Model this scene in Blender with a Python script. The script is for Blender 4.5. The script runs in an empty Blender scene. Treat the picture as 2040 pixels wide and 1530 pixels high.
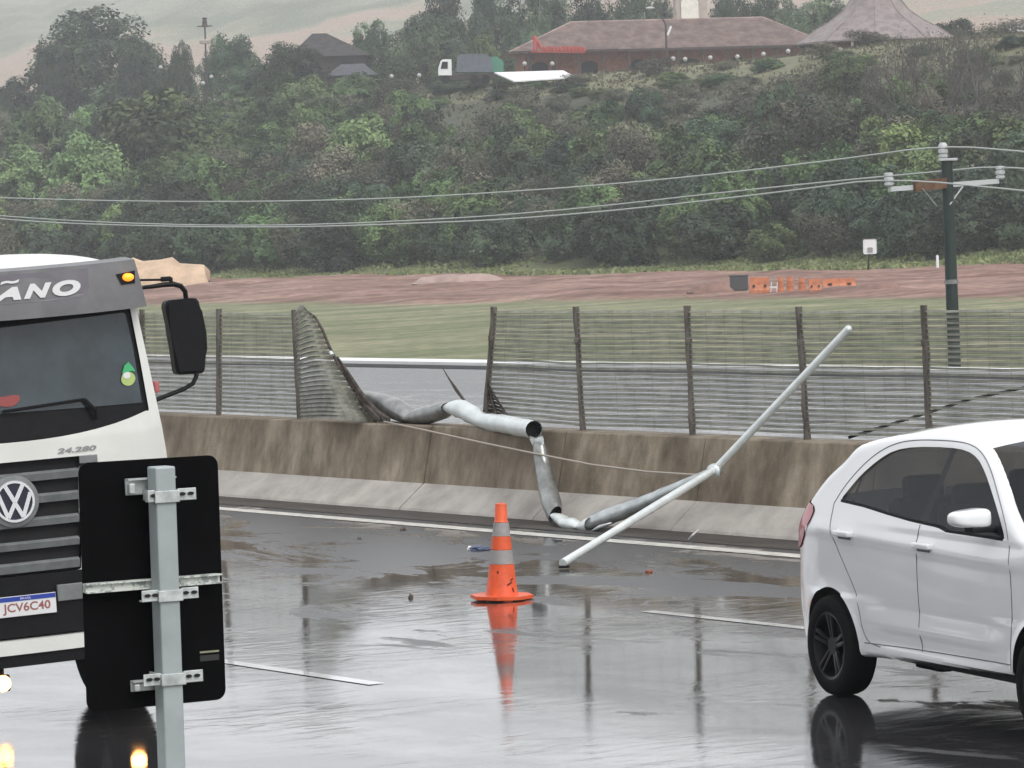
import bpy, bmesh, math, random
import numpy as np
from mathutils import Vector, Matrix, noise

# ------------------------------------------------------------------ camera, sky, sun, exposure
S = bpy.context.scene
COL = S.collection
FPX = 7300.0                      # focal length in pixels of the 2040 px wide photograph
CAMH = 2.77
PITCH = math.atan((765 - 480) / FPX)
ROLL = math.atan(0.0314)
RC = Matrix.Rotation(math.pi / 2 - PITCH, 3, 'X') @ Matrix.Rotation(-ROLL, 3, 'Z')
cam = bpy.data.objects.new('camera', bpy.data.cameras.new('camera'))
COL.objects.link(cam)
cam.matrix_world = Matrix.Translation((0, 0, CAMH)) @ RC.to_4x4()
cam.data.sensor_width = 36
cam.data.lens = 36 * FPX / 2040
cam.data.clip_start = 0.5
cam.data.clip_end = 6000
S.camera = cam

SUN_EL, SUN_AZ = math.radians(48), math.radians(145)
world = bpy.data.worlds.new('World')
S.world = world
world.use_nodes = True
wn, wl = world.node_tree.nodes, world.node_tree.links
bg = wn['Background']
sky = wn.new('ShaderNodeTexSky')
sky.sky_type = 'NISHITA'
sky.sun_disc = False
sky.sun_elevation = SUN_EL
sky.sun_rotation = SUN_AZ
sky.air_density = 1.0
sky.dust_density = 6.0
hs = wn.new('ShaderNodeHueSaturation')
hs.inputs['Saturation'].default_value = 0.16
wl.new(sky.outputs[0], hs.inputs['Color'])
# overcast: a bright cloud layer over the sky
ctc = wn.new('ShaderNodeTexCoord'); cmp_ = wn.new('ShaderNodeMapping'); cmp_.inputs['Scale'].default_value = (1, 1, 2.6)
cno = wn.new('ShaderNodeTexNoise'); cno.inputs['Scale'].default_value = 1.7; cno.inputs['Detail'].default_value = 5
crp = wn.new('ShaderNodeValToRGB')
crp.color_ramp.elements[0].position = .3; crp.color_ramp.elements[0].color = (.62, .64, .68, 1)
crp.color_ramp.elements[1].position = .7; crp.color_ramp.elements[1].color = (.97, .98, 1.0, 1)
csc = wn.new('ShaderNodeVectorMath'); csc.operation = 'SCALE'; csc.inputs['Scale'].default_value = 8.8
cmx = wn.new('ShaderNodeMix'); cmx.data_type = 'RGBA'; cmx.inputs[0].default_value = .82
wl.new(ctc.outputs['Generated'], cmp_.inputs['Vector']); wl.new(cmp_.outputs[0], cno.inputs['Vector']); wl.new(cno.outputs['Fac'], crp.inputs['Fac'])
wl.new(crp.outputs[0], csc.inputs[0]); wl.new(hs.outputs[0], cmx.inputs[6]); wl.new(csc.outputs[0], cmx.inputs[7]); wl.new(cmx.outputs[2], bg.inputs['Color'])
bg.inputs['Strength'].default_value = 0.15
sl = bpy.data.lights.new('sun', 'SUN')
sl.energy = 1.2
sl.angle = math.radians(32)
sl.color = (1.0, 0.97, 0.93)
so = bpy.data.objects.new('sun', sl)
COL.objects.link(so)
so.rotation_euler = (math.radians(90) - SUN_EL, 0, math.pi - SUN_AZ)
so.location = (0, 0, 200)
S.view_settings.view_transform = 'Standard'
S.view_settings.look = 'None'
S.view_settings.gamma = 1
S.view_settings.exposure = 0.2
S.cycles.volume_bounces = 1

# ------------------------------------------------------------------ frame of the road
AL = math.radians(35)
NV = Vector((math.cos(AL), math.sin(AL), 0))      # across the road, away from the camera
UV = Vector((math.sin(AL), -math.cos(AL), 0))     # along the road, towards the camera
def NU(n, u, z=0.0): return NV * n + UV * u + Vector((0, 0, z))
CO = Vector((0, 0, CAMH))
def ray(px, py): return RC @ Vector(((px - 1020) / FPX, -(py - 765) / FPX, -1.0))
def gnd(px, py, z=0.0):
    d = ray(px, py); return CO + d * ((z - CAMH) / d.z)
def atY(px, py, y):
    d = ray(px, py); return CO + d * (y / d.y)
def atN(px, py, n):
    d = ray(px, py); return CO + d * (n / d.dot(NV))
PROF = [(-90, -.012), (22.2, -.012), (38, .49), (39.2, .47), (47, -3.0), (81, -2.5), (166, .4), (178, 2.6), (247, 21.3),
        (262, 22.0), (330, 22.8), (352, 27), (470, 60), (560, 80), (640, 86), (760, 66), (900, 40)]
PX, PZ = [p[0] for p in PROF], [p[1] for p in PROF]
def zt(x, y):
    n = x * NV.x + y * NV.y
    z = float(np.interp(n, PX, PZ))
    if n > 335: z = 23 + (z - 23) * (1 - 1.7 * max(-.2, min(.2, x / max(y, 1)))) if z > 23 else z
    if n > 85:
        a = min(1, (n - 85) / 60) * .25 + min(1, max(0, (n - 166) / 25)) * 1.1
        if n > 330: a += min(1, (n - 330) / 200) * 5
        if 240 < n < 335: a *= .35
        z += a * noise.noise(Vector((x * .035, y * .035, 3.1))) + .3 * a * noise.noise(Vector((x * .11, y * .11, 7.7)))
    return z
def hill(px, py, y0=66):
    d = ray(px, py); y = y0
    while y < 2500:
        p = CO + d * (y / d.y)
        if p.z < zt(p.x, p.y): return p
        y += 1.0
    return p
def onground(p, dz=0.0): return Vector((p.x, p.y, zt(p.x, p.y) + dz))

# ------------------------------------------------------------------ material helpers
def mat(name, col, rough=.6, metal=0., var=0., scale=4., bump=0., bscale=None, stretch=(1, 1, 1), rvar=0., spec=.5,
        coat=0., col2=None, emit=None, estr=0., detail=6, attr=None, hi=.65, lo=.35):
    m = bpy.data.materials.new(name); m.use_nodes = True
    nt = m.node_tree; N = nt.nodes; L = nt.links
    b = N['Principled BSDF']
    b.inputs['Roughness'].default_value = rough
    b.inputs['Metallic'].default_value = metal
    b.inputs['Specular IOR Level'].default_value = spec
    b.inputs['Coat Weight'].default_value = coat
    b.inputs['Coat Roughness'].default_value = .05
    b.inputs['Base Color'].default_value = (*col, 1)
    if emit:
        b.inputs['Emission Color'].default_value = (*emit, 1)
        b.inputs['Emission Strength'].default_value = estr
    if var or col2 or bump or rvar:
        tc = N.new('ShaderNodeTexCoord'); mp = N.new('ShaderNodeMapping')
        mp.inputs['Scale'].default_value = stretch
        L.new(tc.outputs['Object'], mp.inputs['Vector'])
        nz = N.new('ShaderNodeTexNoise'); nz.inputs['Scale'].default_value = scale
        nz.inputs['Detail'].default_value = detail; nz.inputs['Roughness'].default_value = .62
        L.new(mp.outputs[0], nz.inputs['Vector'])
        if var or col2:
            r = N.new('ShaderNodeValToRGB')
            c2 = col2 or tuple(min(1, c * (1 + var)) for c in col)
            c1 = col if col2 else tuple(c * (1 - var) for c in col)
            r.color_ramp.elements[0].position = lo; r.color_ramp.elements[1].position = hi
            r.color_ramp.elements[0].color = (*c1, 1); r.color_ramp.elements[1].color = (*c2, 1)
            L.new(nz.outputs['Fac'], r.inputs['Fac'])
            L.new(r.outputs[0], b.inputs['Base Color'])
        if rvar:
            mr = N.new('ShaderNodeMapRange')
            mr.inputs['From Min'].default_value = .3; mr.inputs['From Max'].default_value = .7
            mr.inputs['To Min'].default_value = max(.02, rough - rvar); mr.inputs['To Max'].default_value = rough + rvar
            L.new(nz.outputs['Fac'], mr.inputs['Value']); L.new(mr.outputs[0], b.inputs['Roughness'])
        if bump:
            n2 = N.new('ShaderNodeTexNoise'); n2.inputs['Scale'].default_value = bscale or scale * 4
            n2.inputs['Detail'].default_value = 4
            L.new(mp.outputs[0], n2.inputs['Vector'])
            bp = N.new('ShaderNodeBump'); bp.inputs['Strength'].default_value = bump; bp.inputs['Distance'].default_value = .02
            L.new(n2.outputs['Fac'], bp.inputs['Height']); L.new(bp.outputs[0], b.inputs['Normal'])
    if attr:
        a = N.new('ShaderNodeAttribute'); a.attribute_name = attr
        L.new(a.outputs['Color'], b.inputs['Base Color'])
    return m

def nnode(N, L, kind, **kw):
    n = N.new(kind)
    for k, v in kw.items():
        if k in n.inputs: n.inputs[k].default_value = v
        else: setattr(n, k, v)
    return n

def glass_mat(name, tint, refl=.08, dark=(.02, .022, .025), opaque=.25):
    m = bpy.data.materials.new(name); m.use_nodes = True
    N = m.node_tree.nodes; L = m.node_tree.links
    out = N['Material Output']
    b = N['Principled BSDF']
    b.inputs['Base Color'].default_value = (*dark, 1); b.inputs['Roughness'].default_value = refl
    tr = nnode(N, L, 'ShaderNodeBsdfTransparent'); tr.inputs[0].default_value = (*tint, 1)
    mx = N.new('ShaderNodeMixShader'); mx.inputs[0].default_value = opaque
    fw = N.new('ShaderNodeLayerWeight'); fw.inputs['Blend'].default_value = .5
    fr = N.new('ShaderNodeMath'); fr.operation = 'POWER'; fr.inputs[1].default_value = 4.0; L.new(fw.outputs['Facing'], fr.inputs[0])
    ad = nnode(N, L, 'ShaderNodeMath', operation='ADD'); ad.inputs[1].default_value = opaque; ad.use_clamp = True
    L.new(fr.outputs[0], ad.inputs[0]); L.new(ad.outputs[0], mx.inputs[0])
    L.new(tr.outputs[0], mx.inputs[1]); L.new(b.outputs[0], mx.inputs[2])
    L.new(mx.outputs[0], out.inputs['Surface'])
    return m

# ------------------------------------------------------------------ mesh helpers
def box(bm, c, s, R=None, bev=0., seg=2):
    M = Matrix.Translation(c) @ (R.to_4x4() if R is not None else Matrix.Identity(4)) @ Matrix.Diagonal((*s, 1))
    g = bmesh.ops.create_cube(bm, size=1, matrix=M)
    if bev > 0:
        es = list({e for v in g['verts'] for e in v.link_edges})
        bmesh.ops.bevel(bm, geom=es, offset=bev, segments=seg, affect='EDGES', profile=.5)
def bar(bm, a, b, w, h, up=Vector((0, 0, 1)), bev=0.):
    a, b = Vector(a), Vector(b); d = b - a
    x = d.normalized(); y = up.cross(x)
    if y.length < 1e-4: y = Vector((0, 1, 0)).cross(x)
    y.normalize(); z = x.cross(y)
    box(bm, (a + b) / 2, (d.length, w, h), Matrix((x, y, z)).transposed(), bev)
def tube(bm, pts, r, seg=8, cap=True, squash=None, up0=None):
    pts = [Vector(p) for p in pts]; n = len(pts)
    rs = r if isinstance(r, (list, tuple)) else [r] * n
    rings = []; prev = None
    for i, p in enumerate(pts):
        t = (pts[min(i + 1, n - 1)] - pts[max(i - 1, 0)]).normalized()
        if prev is None:
            a = Vector(up0) if up0 else (Vector((0, 0, 1)) if abs(t.z) < .9 else Vector((1, 0, 0)))
        else: a = prev
        a = (a - t * a.dot(t)).normalized(); prev = a
        b = t.cross(a)
        sa, sb = squash[i] if squash else (1, 1)
        rings.append([bm.verts.new(p + a * (math.cos(2 * math.pi * k / seg) * rs[i] * sa) + b * (math.sin(2 * math.pi * k / seg) * rs[i] * sb)) for k in range(seg)])
    for i in range(n - 1):
        for k in range(seg):
            bm.faces.new((rings[i][k], rings[i][(k + 1) % seg], rings[i + 1][(k + 1) % seg], rings[i + 1][k]))
    if cap:
        bm.faces.new(list(reversed(rings[0]))); bm.faces.new(rings[-1])
def lathe(bm, prof, M=Matrix.Identity(4), seg=32, close=True):
    rings = []
    for r, h in prof:
        if r < 1e-6: rings.append([bm.verts.new(M @ Vector((0, 0, h)))])
        else: rings.append([bm.verts.new(M @ Vector((r * math.cos(2 * math.pi * k / seg), r * math.sin(2 * math.pi * k / seg), h))) for k in range(seg)])
    for a, b in zip(rings, rings[1:]):
        for k in range(seg):
            k2 = (k + 1) % seg
            if len(a) == 1 and len(b) == 1: continue
            if len(a) == 1: bm.faces.new((a[0], b[k2], b[k]))
            elif len(b) == 1: bm.faces.new((a[k], a[k2], b[0]))
            else: bm.faces.new((a[k], a[k2], b[k2], b[k]))
def prism(bm, poly, f):          # poly in 2D, f(u,v,k) -> 3D for k=0 (back) and 1 (front)
    a = [bm.verts.new(f(u, v, 0)) for u, v in poly]; b = [bm.verts.new(f(u, v, 1)) for u, v in poly]
    n = len(poly)
    for i in range(n): bm.faces.new((a[i], a[(i + 1) % n], b[(i + 1) % n], b[i]))
    bm.faces.new(list(reversed(a))); bm.faces.new(b)
def face(bm, pts): return bm.faces.new([bm.verts.new(Vector(p)) for p in pts])
def gridsurf(bm, rows):
    V = [[bm.verts.new(Vector(p)) for p in r] for r in rows]
    for i in range(len(V) - 1):
        for j in range(len(V[0]) - 1):
            bm.faces.new((V[i][j], V[i][j + 1], V[i + 1][j + 1], V[i + 1][j]))
def obj(name, bm, m=None, parent=None, smooth=False, world=True, keepn=False):
    if not keepn: bmesh.ops.recalc_face_normals(bm, faces=bm.faces)
    me = bpy.data.meshes.new(name)
    if parent is not None and world:
        inv = root_mat(parent).inverted()
        bm.transform(inv)
    bm.to_mesh(me); bm.free()
    if smooth:
        me.polygons.foreach_set('use_smooth', [True] * len(me.polygons))
        if smooth == 'auto': me.set_sharp_from_angle(angle=math.radians(35))
    o = bpy.data.objects.new(name, me); COL.objects.link(o)
    if m: me.materials.append(m)
    if parent is not None:
        o.parent = parent
        RM[o.name] = root_mat(parent).copy()
    return o
RM = {}
def root_mat(o):
    return RM.get(o.name, Matrix.Identity(4))
def thing(name, label, cat, M, group=None):
    o = bpy.data.objects.new(name, None); COL.objects.link(o)
    if not isinstance(M, Matrix): M = Matrix.Translation(M)
    o.matrix_world = M; o.empty_display_size = .2
    RM[o.name] = M.copy()
    o['label'] = label; o['category'] = cat
    if group: o['group'] = group
    return o
def tag(o, label, cat, group=None):
    o['label'] = label; o['category'] = cat
    if group: o['group'] = group
    return o
def rebase(o, p):                 # put a one-mesh thing's origin at p
    o.data.transform(Matrix.Translation(-Vector(p))); o.location = p; return o
def struct(o): o['kind'] = 'structure'; return o
def stuff(o): o['kind'] = 'stuff'; return o
def dup(root, M, label=None, group=None):
    r = root.copy(); COL.objects.link(r); r.matrix_world = M
    if label: r['label'] = label
    if group: r['group'] = group
    for ch in list(root.children):
        c = ch.copy(); COL.objects.link(c); c.parent = r
        for g in ch.children:
            d = g.copy(); COL.objects.link(d); d.parent = c
    return r
def fit_text(bm, txt, x0, x1, z0, z1, f, shear=0., bold=0.):   # letters as a flat mesh fitted in a box, f(u,v) -> 3D
    cu = bpy.data.curves.new('t', 'FONT'); cu.body = txt; cu.shear = shear; cu.offset = bold; cu.resolution_u = 4
    o = bpy.data.objects.new('t', cu); COL.objects.link(o)
    bpy.context.view_layer.update()
    me = bpy.data.meshes.new_from_object(o.evaluated_get(bpy.context.evaluated_depsgraph_get()))
    co = [v.co.copy() for v in me.vertices]
    ax, bx = min(c.x for c in co), max(c.x for c in co); ay, by = min(c.y for c in co), max(c.y for c in co)
    vs = [bm.verts.new(f(x0 + (c.x - ax) / (bx - ax) * (x1 - x0), z0 + (c.y - ay) / (by - ay) * (z1 - z0))) for c in co]
    for p in me.polygons:
        try: bm.faces.new([vs[i] for i in p.vertices])
        except ValueError: pass
    bpy.data.objects.remove(o); bpy.data.curves.remove(cu); bpy.data.meshes.remove(me)

def chaikin(P, it=2, closed=True):
    for _ in range(it):
        Q = []; n = len(P); rng = range(n) if closed else range(n - 1)
        if not closed: Q.append(P[0])
        for i in rng:
            a, b = P[i], P[(i + 1) % n]
            Q += [(.75 * a[0] + .25 * b[0], .75 * a[1] + .25 * b[1]), (.25 * a[0] + .75 * b[0], .25 * a[1] + .75 * b[1])]
        if not closed: Q.append(P[-1])
        P = Q
    return P
def poly_sdf(P):
    P = np.array(P, float)
    A, B = P, np.roll(P, -1, 0)
    def f(X, Z):
        X = np.asarray(X, float); Z = np.asarray(Z, float)
        d2 = np.full(X.shape, 1e9); ins = np.zeros(X.shape, bool)
        for (ax, az), (bx, bz) in zip(A, B):
            ex, ez = bx - ax, bz - az; L = ex * ex + ez * ez + 1e-12
            t = np.clip(((X - ax) * ex + (Z - az) * ez) / L, 0, 1)
            d2 = np.minimum(d2, (X - ax - t * ex) ** 2 + (Z - az - t * ez) ** 2)
            with np.errstate(divide='ignore', invalid='ignore'):
                c = ((az > Z) != (bz > Z)) & (X < (bx - ax) * (Z - az) / (bz - az + 1e-15) + ax)
            ins ^= c
        return np.where(ins, 1, -1) * np.sqrt(d2)
    return f
def isoclip(bm, xs, zs, fns, f3):
    X, Z = np.meshgrid(xs, zs, indexing='ij')
    VV = [fn(X, Z) for fn in fns]
    cache = {}
    def vert(x, z):
        k = (round(x, 5), round(z, 5))
        if k not in cache: cache[k] = bm.verts.new(f3(x, z))
        return cache[k]
    K = len(fns)
    for i in range(len(xs) - 1):
        for j in range(len(zs) - 1):
            idx = [(i, j), (i + 1, j), (i + 1, j + 1), (i, j + 1)]
            poly = [(xs[a], zs[b], [V[a, b] for V in VV]) for a, b in idx]
            for k in range(K):
                if not poly: break
                if all(p[2][k] > 0 for p in poly): continue
                Q = []
                for q in range(len(poly)):
                    a, b = poly[q], poly[(q + 1) % len(poly)]
                    if a[2][k] > 0: Q.append(a)
                    if (a[2][k] > 0) != (b[2][k] > 0):
                        t = a[2][k] / (a[2][k] - b[2][k])
                        Q.append((a[0] + t * (b[0] - a[0]), a[1] + t * (b[1] - a[1]), [u + t * (w - u) for u, w in zip(a[2], b[2])]))
                poly = Q
            if len(poly) >= 3:
                vs = []
                for p in poly:
                    v = vert(p[0], p[1])
                    if v not in vs: vs.append(v)
                if len(vs) >= 3:
                    try: bm.faces.new(vs)
                    except ValueError: pass

# ------------------------------------------------------------------ materials
def wet_asphalt(name, base=(.035, .035, .037), r0=.03, r1=.11, dry0=16.6, dry1=18.0, dryr=.34, bump=.3, seed=0., kn=40., coat=.78):
    m = bpy.data.materials.new(name); m.use_nodes = True
    nt = m.node_tree; N = nt.nodes; L = nt.links; b = N['Principled BSDF']
    tc = N.new('ShaderNodeTexCoord')
    sp = N.new('ShaderNodeSeparateXYZ'); L.new(tc.outputs['Object'], sp.inputs[0])
    mp = N.new('ShaderNodeMapping'); mp.inputs['Scale'].default_value = (.42, .8, 1); mp.inputs['Location'].default_value = (seed, seed * 2, 0)
    L.new(tc.outputs['Object'], mp.inputs['Vector'])
    n1 = N.new('ShaderNodeTexNoise'); n1.inputs['Scale'].default_value = 1.1; n1.inputs['Detail'].default_value = 9; n1.inputs['Roughness'].default_value = .66
    n1.inputs['Distortion'].default_value = .6
    L.new(mp.outputs[0], n1.inputs['Vector'])
    mr = N.new('ShaderNodeMapRange'); mr.inputs['From Min'].default_value = .35; mr.inputs['From Max'].default_value = .7
    mr.inputs['To Min'].default_value = r0; mr.inputs['To Max'].default_value = r1
    L.new(n1.outputs['Fac'], mr.inputs['Value'])
    # drier, coarser strip along the barrier
    ad = N.new('ShaderNodeMath'); ad.operation = 'MULTIPLY_ADD'; ad.inputs[1].default_value = kn; L.new(n1.outputs['Fac'], ad.inputs[0]); 
    sb = N.new('ShaderNodeMath'); sb.operation = 'SUBTRACT'; sb.inputs[1].default_value = kn / 2; L.new(sp.outputs['Y'], sb.inputs[0]); L.new(sb.outputs[0], ad.inputs[2])
    dr = N.new('ShaderNodeMapRange'); dr.inputs['From Min'].default_value = dry0; dr.inputs['From Max'].default_value = dry1
    L.new(ad.outputs[0], dr.inputs['Value'])
    mx = N.new('ShaderNodeMix'); mx.data_type = 'FLOAT'; L.new(dr.outputs[0], mx.inputs[0]); L.new(mr.outputs[0], mx.inputs[2]); mx.inputs[3].default_value = dryr
    L.new(mx.outputs[0], b.inputs['Roughness'])
    fine = N.new('ShaderNodeTexNoise'); fine.inputs['Scale'].default_value = 55; fine.inputs['Detail'].default_value = 5
    L.new(tc.outputs['Object'], fine.inputs['Vector'])
    rp = N.new('ShaderNodeValToRGB'); rp.color_ramp.elements[0].color = (*[c * .6 for c in base], 1); rp.color_ramp.elements[1].color = (*[c * 1.7 for c in base], 1)
    rp.color_ramp.elements[0].position = .3; rp.color_ramp.elements[1].position = .75
    L.new(fine.outputs['Fac'], rp.inputs['Fac']); L.new(rp.outputs[0], b.inputs['Base Color'])
    # standing water ripples: long crests across the road
    m2 = N.new('ShaderNodeMapping'); m2.inputs['Scale'].default_value = (1.6, .7, 1); m2.inputs['Rotation'].default_value = (0, 0, math.radians(58))
    L.new(tc.outputs['Object'], m2.inputs['Vector'])
    n2 = N.new('ShaderNodeTexNoise'); n2.inputs['Scale'].default_value = 3.6; n2.inputs['Detail'].default_value = 6; n2.inputs['Roughness'].default_value = .55
    n2.inputs['Distortion'].default_value = .8
    L.new(m2.outputs[0], n2.inputs['Vector'])
    bp = N.new('ShaderNodeBump'); bp.inputs['Distance'].default_value = .012
    m3 = N.new('ShaderNodeMapping'); m3.inputs['Scale'].default_value = (.8, 1.1, 1); m3.inputs['Location'].default_value = (7 + seed, 3, 0); L.new(tc.outputs['Object'], m3.inputs['Vector'])
    n3 = N.new('ShaderNodeTexNoise'); n3.inputs['Scale'].default_value = .55; n3.inputs['Detail'].default_value = 5; L.new(m3.outputs[0], n3.inputs['Vector'])
    bs = N.new('ShaderNodeMapRange'); bs.inputs['From Min'].default_value = .42; bs.inputs['From Max'].default_value = .66; bs.inputs['To Min'].default_value = bump * .12; bs.inputs['To Max'].default_value = bump * 1.5
    L.new(n3.outputs['Fac'], bs.inputs['Value']); L.new(bs.outputs[0], bp.inputs['Strength'])
    cw = N.new('ShaderNodeMapRange'); cw.inputs['From Min'].default_value = .38; cw.inputs['From Max'].default_value = .6; cw.inputs['To Min'].default_value = coat; cw.inputs['To Max'].default_value = coat * .45
    m4 = N.new('ShaderNodeTexNoise'); m4.inputs['Scale'].default_value = .9; m4.inputs['Detail'].default_value = 8; m4.inputs['Roughness'].default_value = .65; m4.inputs['Distortion'].default_value = .5; L.new(m3.outputs[0], m4.inputs['Vector']); L.new(m4.outputs['Fac'], cw.inputs['Value'])
    L.new(n2.outputs['Fac'], bp.inputs['Height'])
    b2 = N.new('ShaderNodeBump'); b2.inputs['Distance'].default_value = .003
    ms = N.new('ShaderNodeMath'); ms.operation = 'MULTIPLY_ADD'; ms.inputs[1].default_value = .5; ms.inputs[2].default_value = .05; L.new(dr.outputs[0], ms.inputs[0])
    L.new(ms.outputs[0], b2.inputs['Strength'])
    L.new(fine.outputs['Fac'], b2.inputs['Height']); L.new(bp.outputs[0], b2.inputs['Normal'])
    L.new(b2.outputs[0], b.inputs['Normal'])
    b.inputs['IOR'].default_value = 1.45
    iv = N.new('ShaderNodeMath'); iv.operation = 'SUBTRACT'; L.new(cw.outputs[0], iv.inputs[0]); iv.use_clamp = True; L.new(dr.outputs[0], iv.inputs[1]); L.new(iv.outputs[0], b.inputs['Coat Weight']); b.inputs['Coat IOR'].default_value = 1.33
    L.new(mx.outputs[0], b.inputs['Coat Roughness']); L.new(b2.outputs[0], b.inputs['Coat Normal'])
    return m

M = {}
M['asphalt'] = wet_asphalt('wet_asphalt')
M['asphalt_far'] = wet_asphalt('wet_asphalt_far', r0=.12, r1=.25, dry0=28, dry1=34, dryr=.3, bump=.3, seed=4., kn=60., coat=.6)
M['line'] = mat('road_paint', (.62, .61, .56), .3, var=.25, scale=9, detail=8)
M['dash'] = mat('worn_road_paint', (.6, .6, .58), .15, var=.3, scale=6, detail=8, coat=1.0)
M['kerb'] = mat('wet_concrete_kerb', (.78, .78, .77), .5, var=.14, scale=1.2, stretch=(.3, 1, 1))
M['toe'] = mat('pale_concrete', (.36, .335, .305), .75, var=.22, scale=2.2, bump=.3, bscale=30, detail=8)
M['galv'] = mat('galvanised_steel', (.5, .53, .53), .36, metal=.7, var=.2, scale=7, rvar=.1)
M['galv_dark'] = mat('weathered_steel', (.28, .285, .275), .34, metal=.6, var=.3, scale=6)
M['white_tube'] = mat('white_tube', (.7, .74, .73), .34, metal=.3, var=.1, scale=6)
M['rust'] = mat('rusty_brown', (.075, .06, .05), .8, var=.5, scale=9, bump=.4)
M['fencepost'] = mat('weathered_post', (.12, .105, .09), .8, var=.5, scale=14, stretch=(1, 1, .25), bump=.5)
M['mesh'] = mat('dull_mesh_metal', (.185, .185, .15), .6, var=.3, scale=5)
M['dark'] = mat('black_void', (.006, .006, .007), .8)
M['blackplastic'] = mat('black_plastic', (.005, .005, .006), .5, var=.3, scale=20, spec=.22)
M['rubber'] = mat('rubber', (.006, .006, .0065), .8, var=.3, scale=30, spec=.15)
M['signback'] = mat('matt_black_sign_back', (.003, .003, .0035), .8, var=.3, scale=5, spec=.06)
M['paint'] = mat('white_car_paint', (.8, .805, .81), .22, coat=1.0, var=.02, scale=2)
M['truckpaint'] = mat('white_truck_paint', (.7, .7, .66), .4, coat=.3, var=.05, scale=3)
M['visor'] = mat('grey_visor_plastic', (.16, .16, .165), .5, var=.15, scale=5)
M['grillegrey'] = mat('grey_grille_plastic', (.17, .18, .18), .42, var=.15, scale=12)
M['letter'] = mat('silver_white_letters', (.68, .68, .68), .4)
M['badge'] = mat('grey_badge', (.3, .3, .3), .35, metal=.5)
M['chrome'] = mat('chrome', (.72, .73, .74), .18, metal=.85)
M['wsglass'] = mat('dark_windscreen', (.035, .048, .056), .06, spec=.5, var=.3, scale=3)
M['carglass'] = glass_mat('tinted_car_glass', (.72, .74, .77), .03, dark=(.05, .053, .058), opaque=.28)
M['taillight'] = mat('red_tail_lamp', (.42, .03, .05), .15, coat=.5)
M['amber'] = mat('amber_lamp', (.9, .35, .02), .3, emit=(1, .23, .02), estr=1.7)
M['headlight'] = mat('lit_headlight', (1, .8, .5), .3, emit=(1, .42, .1), estr=11)
M['black_alloy'] = mat('black_alloy', (.01, .01, .011), .35, metal=.3)
M['seat'] = mat('seat_fabric', (.012, .012, .014), .9)
M['orange'] = mat('orange_rubber', (.72, .1, .025), .5, var=.16, scale=9, coat=.15)
M['conedirt'] = mat('grey_reflective_band', (.3, .29, .28), .45, var=.15, scale=12)
M['scuff'] = mat('dirt_scuff', (.08, .025, .015), .8)
M['orangefar'] = mat('orange_plastic', (.5, .17, .075), .6, var=.2, scale=3)
M['rooftile'] = mat('clay_tiles', (.3, .215, .195), .7, var=.3, scale=.8, bump=.5, bscale=6)
M['roofgrey'] = mat('grey_shingles', (.23, .19, .185), .7, var=.25, scale=1.2, bump=.5, bscale=8)
M['brick'] = mat('brick_wall', (.3, .13, .085), .85, var=.3, scale=2.5)
M['darkwood'] = mat('dark_wood', (.05, .035, .03), .8, var=.3, scale=3)
M['cream'] = mat('cream_wall', (.75, .72, .64), .7, var=.1, scale=2)
M['taupe'] = mat('taupe_plaster', (.4, .34, .3), .8, var=.15, scale=1)
M['redsign'] = mat('red_sign_letters', (.42, .07, .055), .5)
M['globe'] = mat('white_lamp_globe', (.45, .45, .46), .4)
M['whitesheet'] = mat('white_sheet_roof', (.8, .8, .8), .5, var=.06, scale=1)
M['greyblue'] = mat('grey_blue_tarpaulin', (.11, .125, .15), .6, var=.2, scale=1.5)
M['green'] = mat('green_panel', (.07, .26, .18), .6)
M['polegreen'] = mat('tarred_dark_green_pole', (.018, .03, .026), .6, var=.4, scale=5, stretch=(1, 1, .2))
M['insul'] = mat('pale_insulator', (.5, .52, .52), .35)
M['wire'] = mat('pale_aluminium_wire', (.4, .42, .4), .5)
M['sand'] = mat('tan_tarpaulin', (.52, .37, .25), .7, var=.18, scale=.8)
M['dirt'] = mat('brown_dirt', (.2, .115, .09), .9, var=.3, scale=1.5, bump=.5)
M['bluebag'] = mat('blue_plastic', (.05, .07, .13), .4, var=.4, scale=30)
M['whiteplastic'] = mat('white_plastic', (.75, .76, .78), .4)
M['platew'] = mat('plate_white', (.7, .7, .7), .4)
M['plateb'] = mat('plate_blue', (.02, .05, .32), .4)
M['platel'] = mat('plate_letters', (.3, .1, .09), .5)
M['stgreen'] = mat('sticker_green', (.05, .4, .15), .5)
M['styel'] = mat('sticker_yellow_green', (.4, .5, .16), .5)
M['red'] = mat('red_cloth', (.5, .05, .05), .7)
M['redpale'] = mat('faded_red', (.45, .13, .12), .6)
M['greyseam'] = mat('dark_seam', (.15, .15, .155), .6)

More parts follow.
